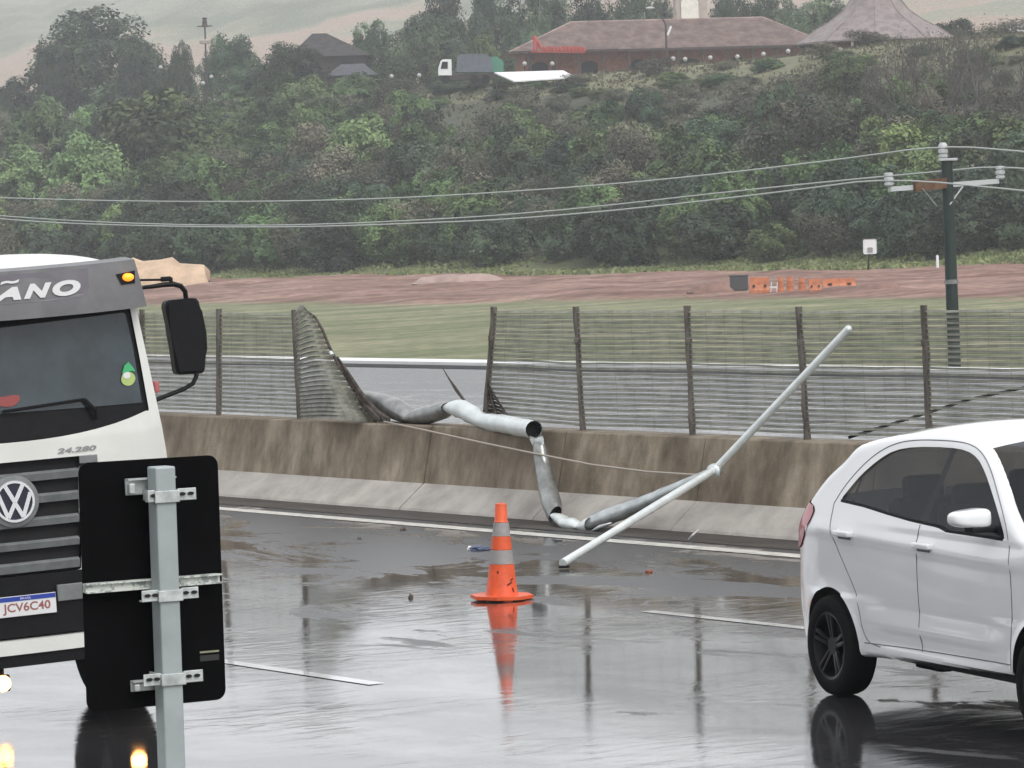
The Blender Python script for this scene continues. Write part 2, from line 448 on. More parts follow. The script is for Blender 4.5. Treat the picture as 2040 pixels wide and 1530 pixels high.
# stained wall: vertical streaks of brown moss and rust on grey concrete
def stained():
    m = mat('stained_concrete', (.16, .13, .1), .8)
    N = m.node_tree.nodes; L = m.node_tree.links; b = N['Principled BSDF']
    tc = N.new('ShaderNodeTexCoord')
    mp = N.new('ShaderNodeMapping'); mp.inputs['Scale'].default_value = (1.15, 1, .5); L.new(tc.outputs['Object'], mp.inputs['Vector'])
    a = N.new('ShaderNodeTexNoise'); a.inputs['Scale'].default_value = 3.2; a.inputs['Detail'].default_value = 8; a.inputs['Roughness'].default_value = .65; L.new(mp.outputs[0], a.inputs['Vector'])
    r = N.new('ShaderNodeValToRGB'); e = r.color_ramp.elements
    e[0].position = .3; e[0].color = (.095, .08, .055, 1); e[1].position = .72; e[1].color = (.36, .32, .26, 1)
    e2 = e.new(.5); e2.color = (.215, .182, .138, 1)
    L.new(a.outputs['Fac'], r.inputs['Fac'])
    c = N.new('ShaderNodeTexNoise'); c.inputs['Scale'].default_value = 1.1; c.inputs['Detail'].default_value = 4; L.new(tc.outputs['Object'], c.inputs['Vector'])
    mx = N.new('ShaderNodeMix'); mx.data_type = 'RGBA'; mx.blend_type = 'MULTIPLY'; mx.inputs[0].default_value = .8
    r2 = N.new('ShaderNodeValToRGB'); r2.color_ramp.elements[0].color = (.72, .66, .6, 1); r2.color_ramp.elements[1].color = (1.25, 1.2, 1.12, 1)
    r2.color_ramp.elements[0].position = .35; r2.color_ramp.elements[1].position = .68
    L.new(c.outputs['Fac'], r2.inputs['Fac']); L.new(r.outputs[0], mx.inputs[6]); L.new(r2.outputs[0], mx.inputs[7])
    L.new(mx.outputs[2], b.inputs['Base Color'])
    f = N.new('ShaderNodeTexNoise'); f.inputs['Scale'].default_value = 40; L.new(tc.outputs['Object'], f.inputs['Vector'])
    bp = N.new('ShaderNodeBump'); bp.inputs['Strength'].default_value = .35; bp.inputs['Distance'].default_value = .01
    L.new(f.outputs['Fac'], bp.inputs['Height']); L.new(bp.outputs[0], b.inputs['Normal'])
    return m
M['stain'] = stained()

# land: real zones of turf, red mud, scrub floor, dry grass and far fields, by distance across the road
def land():
    m = bpy.data.materials.new('land'); m.use_nodes = True
    N = m.node_tree.nodes; L = m.node_tree.links; b = N['Principled BSDF']
    tc = N.new('ShaderNodeTexCoord')
    dp = N.new('ShaderNodeVectorMath'); dp.operation = 'DOT_PRODUCT'; dp.inputs[1].default_value = NV
    L.new(tc.outputs['Object'], dp.inputs[0])
    def noi(s, d=6, st=None, rg=.6):
        n = N.new('ShaderNodeTexNoise'); n.inputs['Scale'].default_value = s; n.inputs['Detail'].default_value = d; n.inputs['Roughness'].default_value = rg
        if st:
            mp = N.new('ShaderNodeMapping'); mp.inputs['Rotation'].default_value = (0, 0, math.radians(55)); mp.inputs['Scale'].default_value = st
            L.new(tc.outputs['Object'], mp.inputs['Vector']); L.new(mp.outputs[0], n.inputs['Vector'])
        else: L.new(tc.outputs['Object'], n.inputs['Vector'])
        return n
    w = noi(.09, 5)
    ma = N.new('ShaderNodeMath'); ma.operation = 'MULTIPLY_ADD'; ma.inputs[1].default_value = 11; L.new(w.outputs['Fac'], ma.inputs[0])
    sb = N.new('ShaderNodeMath'); sb.operation = 'SUBTRACT'; sb.inputs[1].default_value = 5.5; L.new(dp.outputs['Value'], sb.inputs[0]); L.new(sb.outputs[0], ma.inputs[2])
    dv = N.new('ShaderNodeMath'); dv.operation = 'DIVIDE'; dv.inputs[1].default_value = 400; L.new(ma.outputs[0], dv.inputs[0])
    def zones(cols):
        r = N.new('ShaderNodeValToRGB'); r.color_ramp.interpolation = 'LINEAR'; e = r.color_ramp.elements
        pts = []
        for i, (n0, c) in enumerate(cols):
            n1 = cols[i + 1][0] if i + 1 < len(cols) else 400
            pts += [((n0 + 1.5) / 400, c), ((n1 - 1.5) / 400, c)]
        e[0].position = 0; e[0].color = (*cols[0][1], 1); e[1].position = 1; e[1].color = (*cols[-1][1], 1)
        for p, c in pts[1:-1]:
            q = e.new(min(.999, max(.001, p))); q.color = (*c, 1)
        L.new(dv.outputs[0], r.inputs['Fac']); return r
    A = zones([(0, (.05, .055, .035)), (40, (.075, .078, .05)), (84, (.1, .122, .045)), (127, (.14, .066, .046)), (161, (.12, .135, .06)), (172, (.04, .048, .028)), (236, (.125, .13, .07)), (262, (.17, .155, .09)), (338, (.24, .23, .16))])
    B = zones([(0, (.07, .07, .05)), (40, (.13, .13, .1)), (84, (.24, .228, .135)), (127, (.3, .185, .145)), (161, (.17, .175, .09)), (172, (.085, .082, .05)), (236, (.185, .175, .1)), (262, (.19, .18, .11)), (338, (.22, .23, .15))])
    n1 = noi(.22, 8, (.35, 1.3, 1), .7)
    rr = N.new('ShaderNodeMapRange'); rr.inputs['From Min'].default_value = .42; rr.inputs['From Max'].default_value = .6; L.new(n1.outputs['Fac'], rr.inputs['Value'])
    mx = N.new('ShaderNodeMix'); mx.data_type = 'RGBA'; L.new(rr.outputs[0], mx.inputs[0]); L.new(A.outputs[0], mx.inputs[6]); L.new(B.outputs[0], mx.inputs[7])
    # far fields: ploughed brown against pale green
    fn = noi(.012, 4, (.5, 1.6, 1)); fq = N.new('ShaderNodeMath'); fq.operation = 'MULTIPLY_ADD'; fq.inputs[1].default_value = 240; L.new(fn.outputs['Fac'], fq.inputs[0])
    fs = N.new('ShaderNodeMath'); fs.operation = 'SUBTRACT'; fs.inputs[1].default_value = 120; L.new(dp.outputs['Value'], fs.inputs[0]); L.new(fs.outputs[0], fq.inputs[2])
    fd = N.new('ShaderNodeMapRange'); fd.inputs['From Min'].default_value = 330; fd.inputs['From Max'].default_value = 660; L.new(fq.outputs[0], fd.inputs['Value'])
    fr = N.new('ShaderNodeValToRGB'); fe = fr.color_ramp.elements
    fe[0].position = 0; fe[0].color = (.2, .2, .14, 1); fe[1].position = 1; fe[1].color = (.21, .22, .175, 1)
    for p_, c_ in ((.06, (.28, .235, .18)), (.14, (.34, .265, .215)), (.27, (.33, .26, .21)), (.31, (.27, .26, .2)), (.38, (.17, .185, .145)), (.5, (.27, .275, .22)), (.64, (.16, .175, .145)), (.8, (.26, .27, .22))):
        q_ = fe.new(p_); q_.color = (*c_, 1)
    L.new(fd.outputs[0], fr.inputs['Fac'])
    fm = N.new('ShaderNodeMapRange'); fm.inputs['From Min'].default_value = 335; fm.inputs['From Max'].default_value = 365; L.new(dp.outputs['Value'], fm.inputs['Value'])
    m2 = N.new('ShaderNodeMix'); m2.data_type = 'RGBA'; L.new(fm.outputs[0], m2.inputs[0]); L.new(mx.outputs[2], m2.inputs[6]); L.new(fr.outputs[0], m2.inputs[7])
    fi = noi(1.4, 6); f3 = N.new('ShaderNodeMapRange'); f3.inputs['From Min'].default_value = .3; f3.inputs['From Max'].default_value = .7; f3.inputs['To Min'].default_value = .65; f3.inputs['To Max'].default_value = 1.35
    L.new(fi.outputs['Fac'], f3.inputs['Value'])
    m3 = N.new('ShaderNodeVectorMath'); m3.operation = 'SCALE'; L.new(m2.outputs[2], m3.inputs[0]); L.new(f3.outputs[0], m3.inputs['Scale'])
    L.new(m3.outputs[0], b.inputs['Base Color'])
    b.inputs['Roughness'].default_value = .75
    b.inputs['Specular IOR Level'].default_value = .3
    bp = N.new('ShaderNodeBump'); bp.inputs['Strength'].default_value = .5; bp.inputs['Distance'].default_value = .3
    L.new(n1.outputs['Fac'], bp.inputs['Height']); L.new(bp.outputs[0], b.inputs['Normal'])
    return m
M['land'] = land()

# ------------------------------------------------------------------ land, roads, markings
RB = Matrix((UV, NV, Vector((0, 0, 1)))).transposed().to_4x4()
bm = bmesh.new()
ns = [-90, -40, 0, 22.2, 30, 38, 38.6, 39.2, 41, 44, 47, 54, 62, 72, 81]
n = 85
while n < 345: ns.append(n); n += 3.0
while n < 900: ns.append(n); n += 15
rows = []
for n in ns:
    wd = 150 + .95 * max(n, 0); r = []
    for k in range(121):
        p = NV * n + UV * (-1.43 * max(n, 0) + (k / 60 - 1) * wd)
        r.append((p.x, p.y, zt(p.x, p.y)))
    rows.append(r)
gridsurf(bm, rows)
struct(obj('ground', bm, M['land'], smooth=True))

bm = bmesh.new(); rows = []
n = 126.0
while n < 163:
    xa, xb = atN(-150, 480, n).dot(UV), atN(2200, 480, n).dot(UV); rw_ = []
    f = min(1, (n - 126) / 4, (163 - n) / 4)
    for k in range(131):
        p = NV * n + UV * (xa + (xb - xa) * k / 130)
        q = noise.noise(Vector((p.x * .16, p.y * .1, 2.2))) * .45 + noise.noise(Vector((p.x * .5, p.y * .35, 9.1))) * .22 + abs(noise.noise(Vector((p.x * .08, p.y * .3, 5.5)))) * .5
        rw_.append((p.x, p.y, zt(p.x, p.y) - .1 + f * max(.0, .14 + .62 * q)))
    rows.append(rw_); n += .9
gridsurf(bm, rows); struct(obj('mud_ground', bm, M['land'], smooth=True))
def strip(name, n0, n1, u0, u1, z0, z1, m, thick=0, du=4.):
    bm = bmesh.new(); k = max(2, int((u1 - u0) / du))
    rows = []
    for i in range(k + 1):
        u = u0 + (u1 - u0) * i / k
        if thick: rows.append([(u, n0, z0 - thick), (u, n0, z0), (u, n1, z1), (u, n1, z1 - thick)])
        else: rows.append([(u, n0, z0), (u, n1, z1)])
    gridsurf(bm, rows)
    if thick:
        for u in (u0, u1): face(bm, [(u, n0, z0 - thick), (u, n0, z0), (u, n1, z1), (u, n1, z1 - thick)])
    o = obj(name, bm, m); o.matrix_world = RB; return o
struct(strip('carriageway', 6.9, 22.1, -170, 60, 0, 0, M['asphalt']))
struct(strip('opposite_carriageway', 22.3, 38.0, -260, 60, .03, .5, M['asphalt_far']))
struct(strip('opposite_kerb', 38.02, 38.75, -260, 60, .56, .575, M['kerb'], thick=.4, du=3))
struct(strip('opposite_dark_band', 37.3, 37.98, -260, 60, .486, .506, mat('matt_dark_band', (.05, .05, .052), .9, spec=.1)))  # plain matt dark band along the near side of the far kerb
struct(strip('edge_line', 19.78, 20.0, -90, 30, .004, .004, M['line']))
for k, (n, u0) in enumerate([(16.28, -21.6), (12.47, -23.4), (16.28, -33.6), (12.47, -11.4), (16.28, -9.6), (12.47, -35.4)]):
    struct(strip('lane_dash', n - .06, n + .06, u0, u0 + 4, .004, .004, M['dash']))
struct(strip('gutter_dirt', 20.25, 20.95, -90, 30, .004, .004, mat('wet_gutter_dirt', (.04, .033, .027), .6, var=.5, scale=3, stretch=(.4, 1, 1))))

# ------------------------------------------------------------------ median barrier
t = thing('median_barrier', 'long concrete median barrier, brown stained wall over a pale sloping foot', 'barrier', NU(21.2, -30))
bm = bmesh.new(); b2 = bmesh.new()
rr = random.Random(3)
u = -92.0; cuts = [-34.75, -31.95, -29.55, -27.3]
edges = [-92 + 2.55 * i for i in range(21)] + cuts + [-24.8 + 2.5 * i for i in range(20)]
edges = [e for e in edges if not (-37 < e < -25.5 and e not in cuts)]
edges = sorted(edges)
for a, c in zip(edges, edges[1:]):
    g = .007; dn = rr.uniform(-.008, .008)
    for B, prof in ((b2, [(20.88, -.005), (20.9, .03), (21.2, .262), (21.2, -.005)]), (bm, [(21.203, .0), (21.203, .262), (21.33, .845), (21.345, .858), (21.72, .858), (21.74, .845), (22.0, .2), (22.0, 0)])):
        k = 1
        A = [NU(n + dn, a + g, z) for n, z in prof]; C = [NU(n + dn, c - g, z) for n, z in prof]
        q = len(prof)
        va = [B.verts.new(p) for p in A]; vc = [B.verts.new(p) for p in C]
        for i in range(q): B.faces.new((va[i], va[(i + 1) % q], vc[(i + 1) % q], vc[i]))
        B.faces.new(va); B.faces.new(list(reversed(vc)))
def obj_rb(name, bm, m, parent):      # a part whose own axes run along and across the road
    bm.transform(RB.inverted()); me = bpy.data.meshes.new(name)
    bmesh.ops.recalc_face_normals(bm, faces=bm.faces); bm.to_mesh(me); bm.free(); me.materials.append(m)
    o = bpy.data.objects.new(name, me); COL.objects.link(o); o.parent = parent
    o.matrix_parent_inverse = root_mat(parent).inverted(); o.matrix_basis = RB
    return o
obj_rb('barrier_wall', bm, M['stain'], t); obj_rb('barrier_foot', b2, M['toe'], t)

# ------------------------------------------------------------------ anti-glare fence on the barrier
FN = 21.55
fence = thing('median_fence', 'see-through metal slat fence along the top of the median barrier, torn open', 'fence', NU(FN, -30, .858))
def post_pts(px0, py0, px1, py1): return atN(px0, py0, FN), atN(px1, py1, FN)
P = [post_pts(436, 615, 436, 829), post_pts(586, 617, 597, 836), None, post_pts(984, 611, 966, 842), post_pts(1147, 611, 1161, 860),
     post_pts(1369, 609, 1379, 866), post_pts(1590, 611, 1608, 876), post_pts(1840, 608, 1851, 884)]
def upost(u): return (NU(FN, u, 2.09), NU(FN, u, .85))
left = [upost(u) for u in (-38.45, -40.2, -42.0, -43.8, -45.6, -47.4, -49.2, -51)][::-1]
right = [upost(u) for u in (-22.75, -21.1, -19.4, -17.7)]
ALLP = left + P + right
rr = random.Random(5)
for pt in ALLP:
    if pt is None: continue
    a, b = pt
    bm = bmesh.new(); k = 9; pts = []; rs = []
    for i in range(k):
        f = i / (k - 1); p = a.lerp(b, f)
        pts.append(p + UV * rr.uniform(-.008, .008)); rs.append(.033 + rr.uniform(-.006, .006))
    pts[-1].z = .856
    tube(bm, pts, rs, seg=7)
    mid = a.lerp(b, .27)
    box(bm, mid, (.068, .075, .06), None, .008)
    obj('post', bm, M['fencepost'], fence, smooth='auto')
def slat_panel(a0, a1, b0, b1, seed, n=23):   # a0/b0 tops, a1/b1 bottoms
    bm = bmesh.new(); r = random.Random(seed)
    for i in range(n):
        f = .02 + .95 * i / (n - 1)
        p, q = a0.lerp(a1, f), b0.lerp(b1, f)
        pts = [p.lerp(q, t) + Vector((0, 0, r.uniform(-.003, .003))) for t in (0, .2, .4, .6, .8, 1)]
        hgt = .02
        # tilted louvre strip
        up = [(x + Vector((0, 0, hgt / 2)) + NV * .012) for x in pts]; dn = [(x - Vector((0, 0, hgt / 2)) - NV * .012) for x in pts]
        gridsurf(bm, [up, dn])
        if i < n - 1:
            f2 = f + .475 / (n - 1)
            for ff in (f + .32 / (n - 1), f + .63 / (n - 1)):
                p2, q2 = a0.lerp(a1, ff), b0.lerp(b1, ff)
                tube(bm, [p2, q2], .003, seg=3)
    m = 6
    for k in range(1, m):
        t = k / m
        tube(bm, [a0.lerp(b0, t), a1.lerp(b1, t)], .0016, seg=3)
    return obj('mesh_panel', bm, M['mesh'], fence)
for i in range(len(ALLP) - 1):
    if ALLP[i] is None or ALLP[i + 1] is None: continue
    a, b = ALLP[i], ALLP[i + 1]
    off = Vector((0, 0, -.03))
    slat_panel(a[0] + off, a[1] + Vector((0, 0, .03)), b[0] + off, b[1] + Vector((0, 0, .03)), i)
# crumpled panel left of the gap: slats sag in arches towards a torn edge
bm = bmesh.new(); n = 24
edge = [(612, 622), (628, 632), (642, 655), (652, 680), (662, 703), (676, 728), (692, 752), (708, 778), (720, 800), (735, 826), (748, 838)]
def along(E, f):
    x = f * (len(E) - 1); i = min(int(x), len(E) - 2); return E[i][0] + (E[i + 1][0] - E[i][0]) * (x - i), E[i][1] + (E[i + 1][1] - E[i][1]) * (x - i)
L0 = [(588, 622), (592, 700), (597, 770), (600, 832)]
rowsp = []
for i in range(n):
    f = i / (n - 1); a = along(L0, f); e = along(edge, f); pts = []
    wdt = e[0] - a[0]
    for k in range(11):
        g = k / 10
        x = a[0] + wdt * g; y = a[1] + (e[1] - a[1]) * g ** 2.2 - (7 * (1 - f) + 3) * math.sin(math.pi * min(1, g * 1.1)) 
        pts.append(atN(x, y, FN - .25 * math.sin(math.pi * g) * (.5 + f) - .05))
    rowsp.append(pts)
for pts in rowsp:
    up = [x + Vector((0, 0, .022)) + NV * .014 for x in pts]; dn = [x - Vector((0, 0, .022)) - NV * .014 for x in pts]
    gridsurf(bm, [up, dn])
for k in range(0, 11):
    for j in range(2):
        g = min(10, k + j * .5); i0 = int(g); fr = g - i0
        tube(bm, [r[i0].lerp(r[min(10, i0 + 1)], fr) for r in rowsp], .0022, seg=3)
for a, b in zip(rowsp, rowsp[1:]):
    for q in (.33, .66):
        tube(bm, [p.lerp(s, q) for p, s in zip(a, b)], .0028, seg=3)
o = obj('mesh_panel', bm, M['mesh'], fence); o['label'] = 'crumpled panel folding down into the gap'
bm = bmesh.new()
tube(bm, [atN(x, y, FN - .06) for x, y in edge], [.016] * 5 + [.03] * 6, seg=6)
o = obj('torn_edge', bm, M['rust'], fence, smooth=True)
bm = bmesh.new()
tube(bm, [atN(658, 702, FN - .1), atN(662, 708, FN - .1)], .025, seg=8)
obj('clamp', bm, M['white_tube'], fence)
# crushed wedge at the foot of the leaning post right of the gap
bm = bmesh.new()
for k in range(9):
    f = k / 8
    a = atN(972 - 3 * f, 765 + 62 * f, FN - .02); b = atN(975 + 36 * f, 772 + 58 * f, FN - .12)
    c = a.lerp(b, .5) + Vector((0, 0, .02))
    gridsurf(bm, [[p + Vector((0, 0, .02)) for p in (a, c, b)], [p - Vector((0, 0, .014)) + NV * .03 for p in (a, c, b)]])
for x in (0, .5, 1): tube(bm, [atN(972 + 2 * x, 765 + 5 * x, FN), atN(969 + 41 * x, 829, FN - .12)], .012, seg=5)
o = obj('crushed_mesh', bm, M['rust'], fence)
# torn posts and strips
def strip_thing(name, label, cat, pts, r, m, sq=None):
    bm = bmesh.new(); tube(bm, pts, r, seg=7, squash=sq)
    o = obj(name, bm, m, smooth='auto'); tag(o, label, cat); return rebase(o, pts[-1])
strip_thing('bent_fence_post', 'dark rusty fence post knocked flat at the left side of the gap in the fence', 'post',
            [atN(672, 712, 21.5), atN(690, 740, 21.48), atN(722, 790, 21.42), atN(752, 826, 21.4), atN(775, 838, 21.38)], [.02, .035, .045, .06, .04], M['rust'], [(1, .5)] * 5)
strip_thing('torn_strip', 'thin torn metal strip leaning in the gap behind the bent lamp post', 'metal strip',
            [atN(879, 728, 21.7), atN(893, 752, 21.68), atN(908, 775, 21.62), atN(925, 798, 21.58), atN(936, 812, 21.55)], [.006, .012, .026, .02, .012], M['rust'], [(1, .4)] * 5)
strip_thing('torn_strip', 'short dark metal scrap under the bent lamp post at the left end of the gap', 'metal strip',
            [atN(718, 800, 21.42), atN(740, 822, 21.38), atN(757, 838, 21.36)], [.03, .05, .025], M['rust'], [(1, .5)] * 3)

# ------------------------------------------------------------------ knocked-down light pole
def dented(px, rad, m, name, parent, seg=14, up0=None, sq=None):
    pts = [atN(x, y, n) for x, y, n in px]
    # dense, gently waved
    P2, R2, S2 = [], [], []
    for i in range(len(pts) - 1):
        for k in range(5 if i < len(pts) - 2 else 6):
            f = k / 5
            P2.append(pts[i].lerp(pts[i + 1], f) + Vector((0, 0, .008 * noise.noise(Vector((i * 3 + f * 4, px[0][0], 1)))))); R2.append((rad[i] + (rad[i + 1] - rad[i]) * f) * (1 + .09 * noise.noise(Vector((i * 5 + f * 6, px[0][1], 4)))))
            if sq: S2.append(tuple(1 + (sq[i][q] - 1) * (1 - f) ** 3 + (sq[i + 1][q] - 1) * f ** 3 for q in (0, 1)))
    bm = bmesh.new(); tube(bm, P2, R2, seg=seg, cap=False, squash=S2 if sq else None, up0=up0)
    o = obj(name, bm, m, parent, smooth='auto')
    return o, pts
pole = thing('fallen_light_pole', 'folded grey steel light pole lying over the median barrier with an open broken end', 'light pole', atN(1000, 848, 21.4))
Z3 = (0, 0, 1)
o, pp = dented([(726, 792, 21.62), (780, 811, 21.6), (826, 832, 21.55)], [.1, .12, .11], M['galv_dark'], 'tube_section', pole, up0=Z3, sq=[(.8, 1), (1, 1), (.45, 1.2)])
o, pp = dented([(826, 832, 21.55), (862, 824, 21.5), (898, 812, 21.48)], [.11, .1, .1], M['galv_dark'], 'tube_section', pole, up0=Z3, sq=[(.45, 1.2), (.95, 1), (.6, 1.2)])
o, pp = dented([(896, 812, 21.48), (920, 815, 21.46), (962, 838, 21.38), (1010, 846, 21.25), (1064, 856, 21.02)], [.085, .098, .092, .094, .09], M['white_tube'], 'tube_section', pole, up0=Z3, sq=[(.6, 1.1), (1, 1), (.82, 1.08), (1, 1), (1, 1)])
# torn-open mouth: dark bore and a white peeled lip
d = (pp[-1] - pp[-2]).normalized()
a = d.orthogonal().normalized(); b = d.cross(a)
bm = bmesh.new(); c = pp[-1] - d * .10
tube(bm, [pp[-1] - d * .02, c], [.084, .08], seg=14, cap=False)
f = bm.faces.new([bm.verts.new(c + (a * math.cos(t) + b * math.sin(t)) * .08) for t in [2 * math.pi * k / 14 for k in range(14)]])
obj('bore', bm, M['dark'], pole)
bm = bmesh.new()
rowsL = []
for i, (yy, w, nn) in enumerate([(868, 13, 21.0), (876, 14, 20.98), (884, 12, 20.99), (893, 9, 21.02)]):
    rowsL.append([atN(1068 + 1.5 * i + w * q, yy + 5 * (1 - abs(q)), nn - .03 * (1 - q * q)) for q in (-1, -.5, 0, .5, 1)])
gridsurf(bm, rowsL)
bmesh.ops.solidify(bm, geom=bm.faces[:], thickness=.012)
obj('peeled_lip', bm, M['white_tube'], pole, smooth=True)
# hanging lower section in front of the wall, folded at the foot and running along it
dented([(1072, 880, 21.0), (1082, 930, 20.98), (1094, 985, 20.86), (1106, 1026, 20.66)], [.072, .086, .1, .1], M['galv_dark'], 'hanging_section', pole, up0=tuple(-NV), sq=[(.5, 1.1), (.9, 1), (1, 1), (.55, 1.0)])
dented([(1104, 1027, 20.64), (1128, 1042, 20.55), (1158, 1049, 20.52), (1180, 1046, 20.53)], [.045, .075, .06, .1], M['white_tube'], 'crushed_fold', pole, up0=Z3, sq=[(.6, 1), (.7, 1.1), (.4, 1.2), (.8, 1)])
o, q = dented([(1168, 1046, 20.54), (1210, 1030, 20.62), (1280, 1003, 20.8), (1350, 972, 20.9), (1422, 938, 20.98)], [.08, .082, .07, .055, .042], M['galv'], 'lower_section', pole, up0=Z3, sq=[(.6, 1.1), (1, 1), (1, 1), (1, 1), (1, 1)])
bm = bmesh.new(); tube(bm, [atN(1176, 1060, 20.42), atN(1195, 1051, 20.45), atN(1218, 1042, 20.5)], [.015, .05, .02], seg=6, squash=[(.5, 1)] * 3)
obj('torn_flap', bm, M['galv'], pole, smooth=True)
# straight lamp arm leaning from the road over the barrier
arm = thing('fallen_lamp_arm', 'long straight pale pole leaning from the wet road over the barrier up to the fence', 'pole', gnd(1121, 1124))
p0, p1, p2 = gnd(1121, 1122, .05), atN(1424, 936, 20.98), atN(1690, 656, 21.5)
d = (p2 - p1).normalized()
bm = bmesh.new(); tube(bm, [p0.lerp(p1, k / 8) for k in range(9)], [.036 - .002 * math.sin(k) for k in range(9)], seg=12); obj('lower_tube', bm, M['white_tube'], arm, smooth='auto')
bm = bmesh.new(); tube(bm, [p1.lerp(p2, k / 8) for k in range(9)], .036, seg=12, cap=False); obj('upper_tube', bm, M['white_tube'], arm, smooth=True)
bm = bmesh.new(); bmesh.ops.create_uvsphere(bm, u_segments=12, v_segments=8, radius=.037, matrix=Matrix.Translation(p2)); obj('end_cap', bm, M['white_tube'], arm, smooth=True)
bm = bmesh.new(); bmesh.ops.create_uvsphere(bm, u_segments=12, v_segments=8, radius=.07, matrix=Matrix.Translation(p1 + Vector((0, -.02, 0))) @ Matrix.Diagonal((1.1, .7, .9, 1)))
box(bm, p1 + Vector((.02, -.06, -.02)), (.05, .05, .07), None, .012); obj('joint', bm, M['galv'], arm, smooth='auto')
bm = bmesh.new(); box(bm, p0 + Vector((.01, 0, -.03)), (.09, .06, .02), None, .004); obj('foot_plate', bm, M['blackplastic'], arm)
# slack power cable
bm = bmesh.new()
cp = [(765, 840, 21.3), (850, 858, 21.2), (960, 882, 21.08), (1062, 903, 20.9), (1180, 926, 21.02), (1290, 940, 21.0), (1385, 946, 20.97), (1422, 940, 20.95)]
pts = [atN(*c) for c in cp]
tube(bm, pts, .011, seg=6)
o = obj('loose_cable', bm, mat('pale_cable', (.36, .32, .27), .6), smooth=True); tag(o, 'thin slack cable running along the barrier wall from the fence gap to the leaning pole', 'cable'); rebase(o, pts[0])
bm = bmesh.new()
cp = [(1690, 872, 21.6), (1740, 856, 21.8), (1830, 828, 22.4), (1930, 796, 23), (2060, 768, 24)]
tube(bm, [atN(*c) for c in cp], .014, seg=6)
o = obj('hanging_cable', bm, M['rubber'], smooth=True); tag(o, 'dark cable rising from the barrier top behind the white car roof', 'cable')

# ------------------------------------------------------------------ traffic cone
cp0 = gnd(1000, 1194)
cone = thing('traffic_cone', 'orange traffic cone with two grey bands standing on the wet road', 'traffic cone', Matrix.Translation(cp0) @ Matrix.Rotation(.02, 4, 'Y') @ Matrix.Rotation(math.radians(14), 4, 'Z'))
LC = cone.matrix_world
bm = bmesh.new(); H = .75
def cr(z): return .128 + (.04 - .128) * (z / H)
lathe(bm, [(cr(.03) + .006, .03), (cr(.05), .05), (cr(.275), .275), (cr(.275) - .003, .278), (cr(.39) - .003, .388), (cr(.392), .391), (cr(.49), .49), (cr(.49) - .003, .493), (cr(.6) - .003, .6), (cr(.603), .603), (.05, .615), (.045, .735), (.04, .745), (.02, .748), (.02, .7)], LC, 32)
obj('cone_body', bm, M['orange'], cone, smooth='auto')
for z0, z1 in ((.279, .387), (.494, .599)):
    bm = bmesh.new(); lathe(bm, [(cr(z0) + .0015, z0), (cr(z1) + .0015, z1)], LC, 32); obj('grey_band', bm, M['conedirt'], cone, smooth=True)
bm = bmesh.new()
pol = []
for k in range(8):
    a = math.pi / 4 * k + math.pi / 8; r = .235 / max(abs(math.cos(a)), abs(math.sin(a))); pol.append((r * .97 * math.cos(a), r * .97 * math.sin(a)))
prism(bm, pol, lambda u, v, k: LC @ Vector((u, v, .012 + .026 * k)))
for k in range(4):
    a = math.pi / 2 * k; box(bm, LC @ Vector((.17 * math.cos(a), .17 * math.sin(a), .006)), (.07, .07, .012), LC.to_3x3())
obj('cone_base', bm, M['orange'], cone)
for ang, z, w, h, rt in ((-1.25, .13, .05, .012, .5), (-1.05, .16, .03, .01, .5), (-2.1, .22, .012, .02, 0), (-1.0, .08, .012, .035, .3)):
    r = cr(z) + .0015; bm = bmesh.new()
    cpt = LC @ Vector((r * math.cos(ang), r * math.sin(ang), z)); tx = LC.to_3x3() @ Vector((-math.sin(ang), math.cos(ang), 0)); nz = LC.to_3x3() @ Vector((math.cos(ang), math.sin(ang), .1)).normalized()
    box(bm, cpt, (w, h, .003), Matrix((tx, nz.cross(tx), nz)).transposed() @ Matrix.Rotation(rt, 3, 'Z'))
    obj('scuff_mark', bm, M['scuff'], cone)

# ------------------------------------------------------------------ litter on the road
def blob(p, s, m, name, label, cat, seed=0, amp=.35):
    bm = bmesh.new(); bmesh.ops.create_icosphere(bm, subdivisions=3, radius=1)
    for v in bm.verts:
        d = v.co.normalized(); q = 1 + amp * noise.noise(d * 1.7 + Vector((seed, 0, 0))) + amp * .5 * noise.noise(d * 5 + Vector((0, seed, 0)))
        v.co = Vector((d.x * s[0] * q, d.y * s[1] * q, max(-.2, d.z) * s[2] * q + .2 * s[2]))
    o = obj(name, bm, m, smooth='auto'); tag(o, label, cat); o.location = p + Vector((0, 0, .002)); return o
blob(gnd(955, 1096), (.1, .09, .035), M['bluebag'], 'crumpled_bag', 'crumpled dark blue plastic scrap lying just left of the cone', 'litter', 1)
o = blob(gnd(936, 1096), (.022, .05, .03), M['whiteplastic'], 'plastic_scrap', 'small white plastic scrap at the left end of the blue scrap', 'litter', 5)
blob(gnd(1292, 1140), (.035, .05, .016), mat('orange_brown_leaf', (.25, .08, .04), .7), 'leaf', 'small orange brown scrap on the wet road below the leaning pole', 'litter', 3)
blob(gnd(818, 1192), (.018, .03, .026), M['rust'], 'stone', 'small dark lump on the wet road left of the cone', 'debris', 4)
blob(gnd(803, 1056), (.03, .05, .02), M['rust'], 'stone', 'dark crumb beside the edge line left of the cone', 'debris', 6)
blob(gnd(716, 1074), (.02, .05, .015), M['rust'], 'stone', 'small dark crumb on the lane below the edge line, nearest the black sign', 'debris', 8)
bm = bmesh.new(); tube(bm, [gnd(1372, 1074, .01), gnd(1380, 1066, .05), gnd(1392, 1055, .1)], [.008, .012, .005], seg=6)
o = obj('splinter', bm, M['white_tube']); tag(o, 'pale splinter standing in the gutter at the barrier foot below the leaning pole', 'debris'); rebase(o, gnd(1372, 1074))

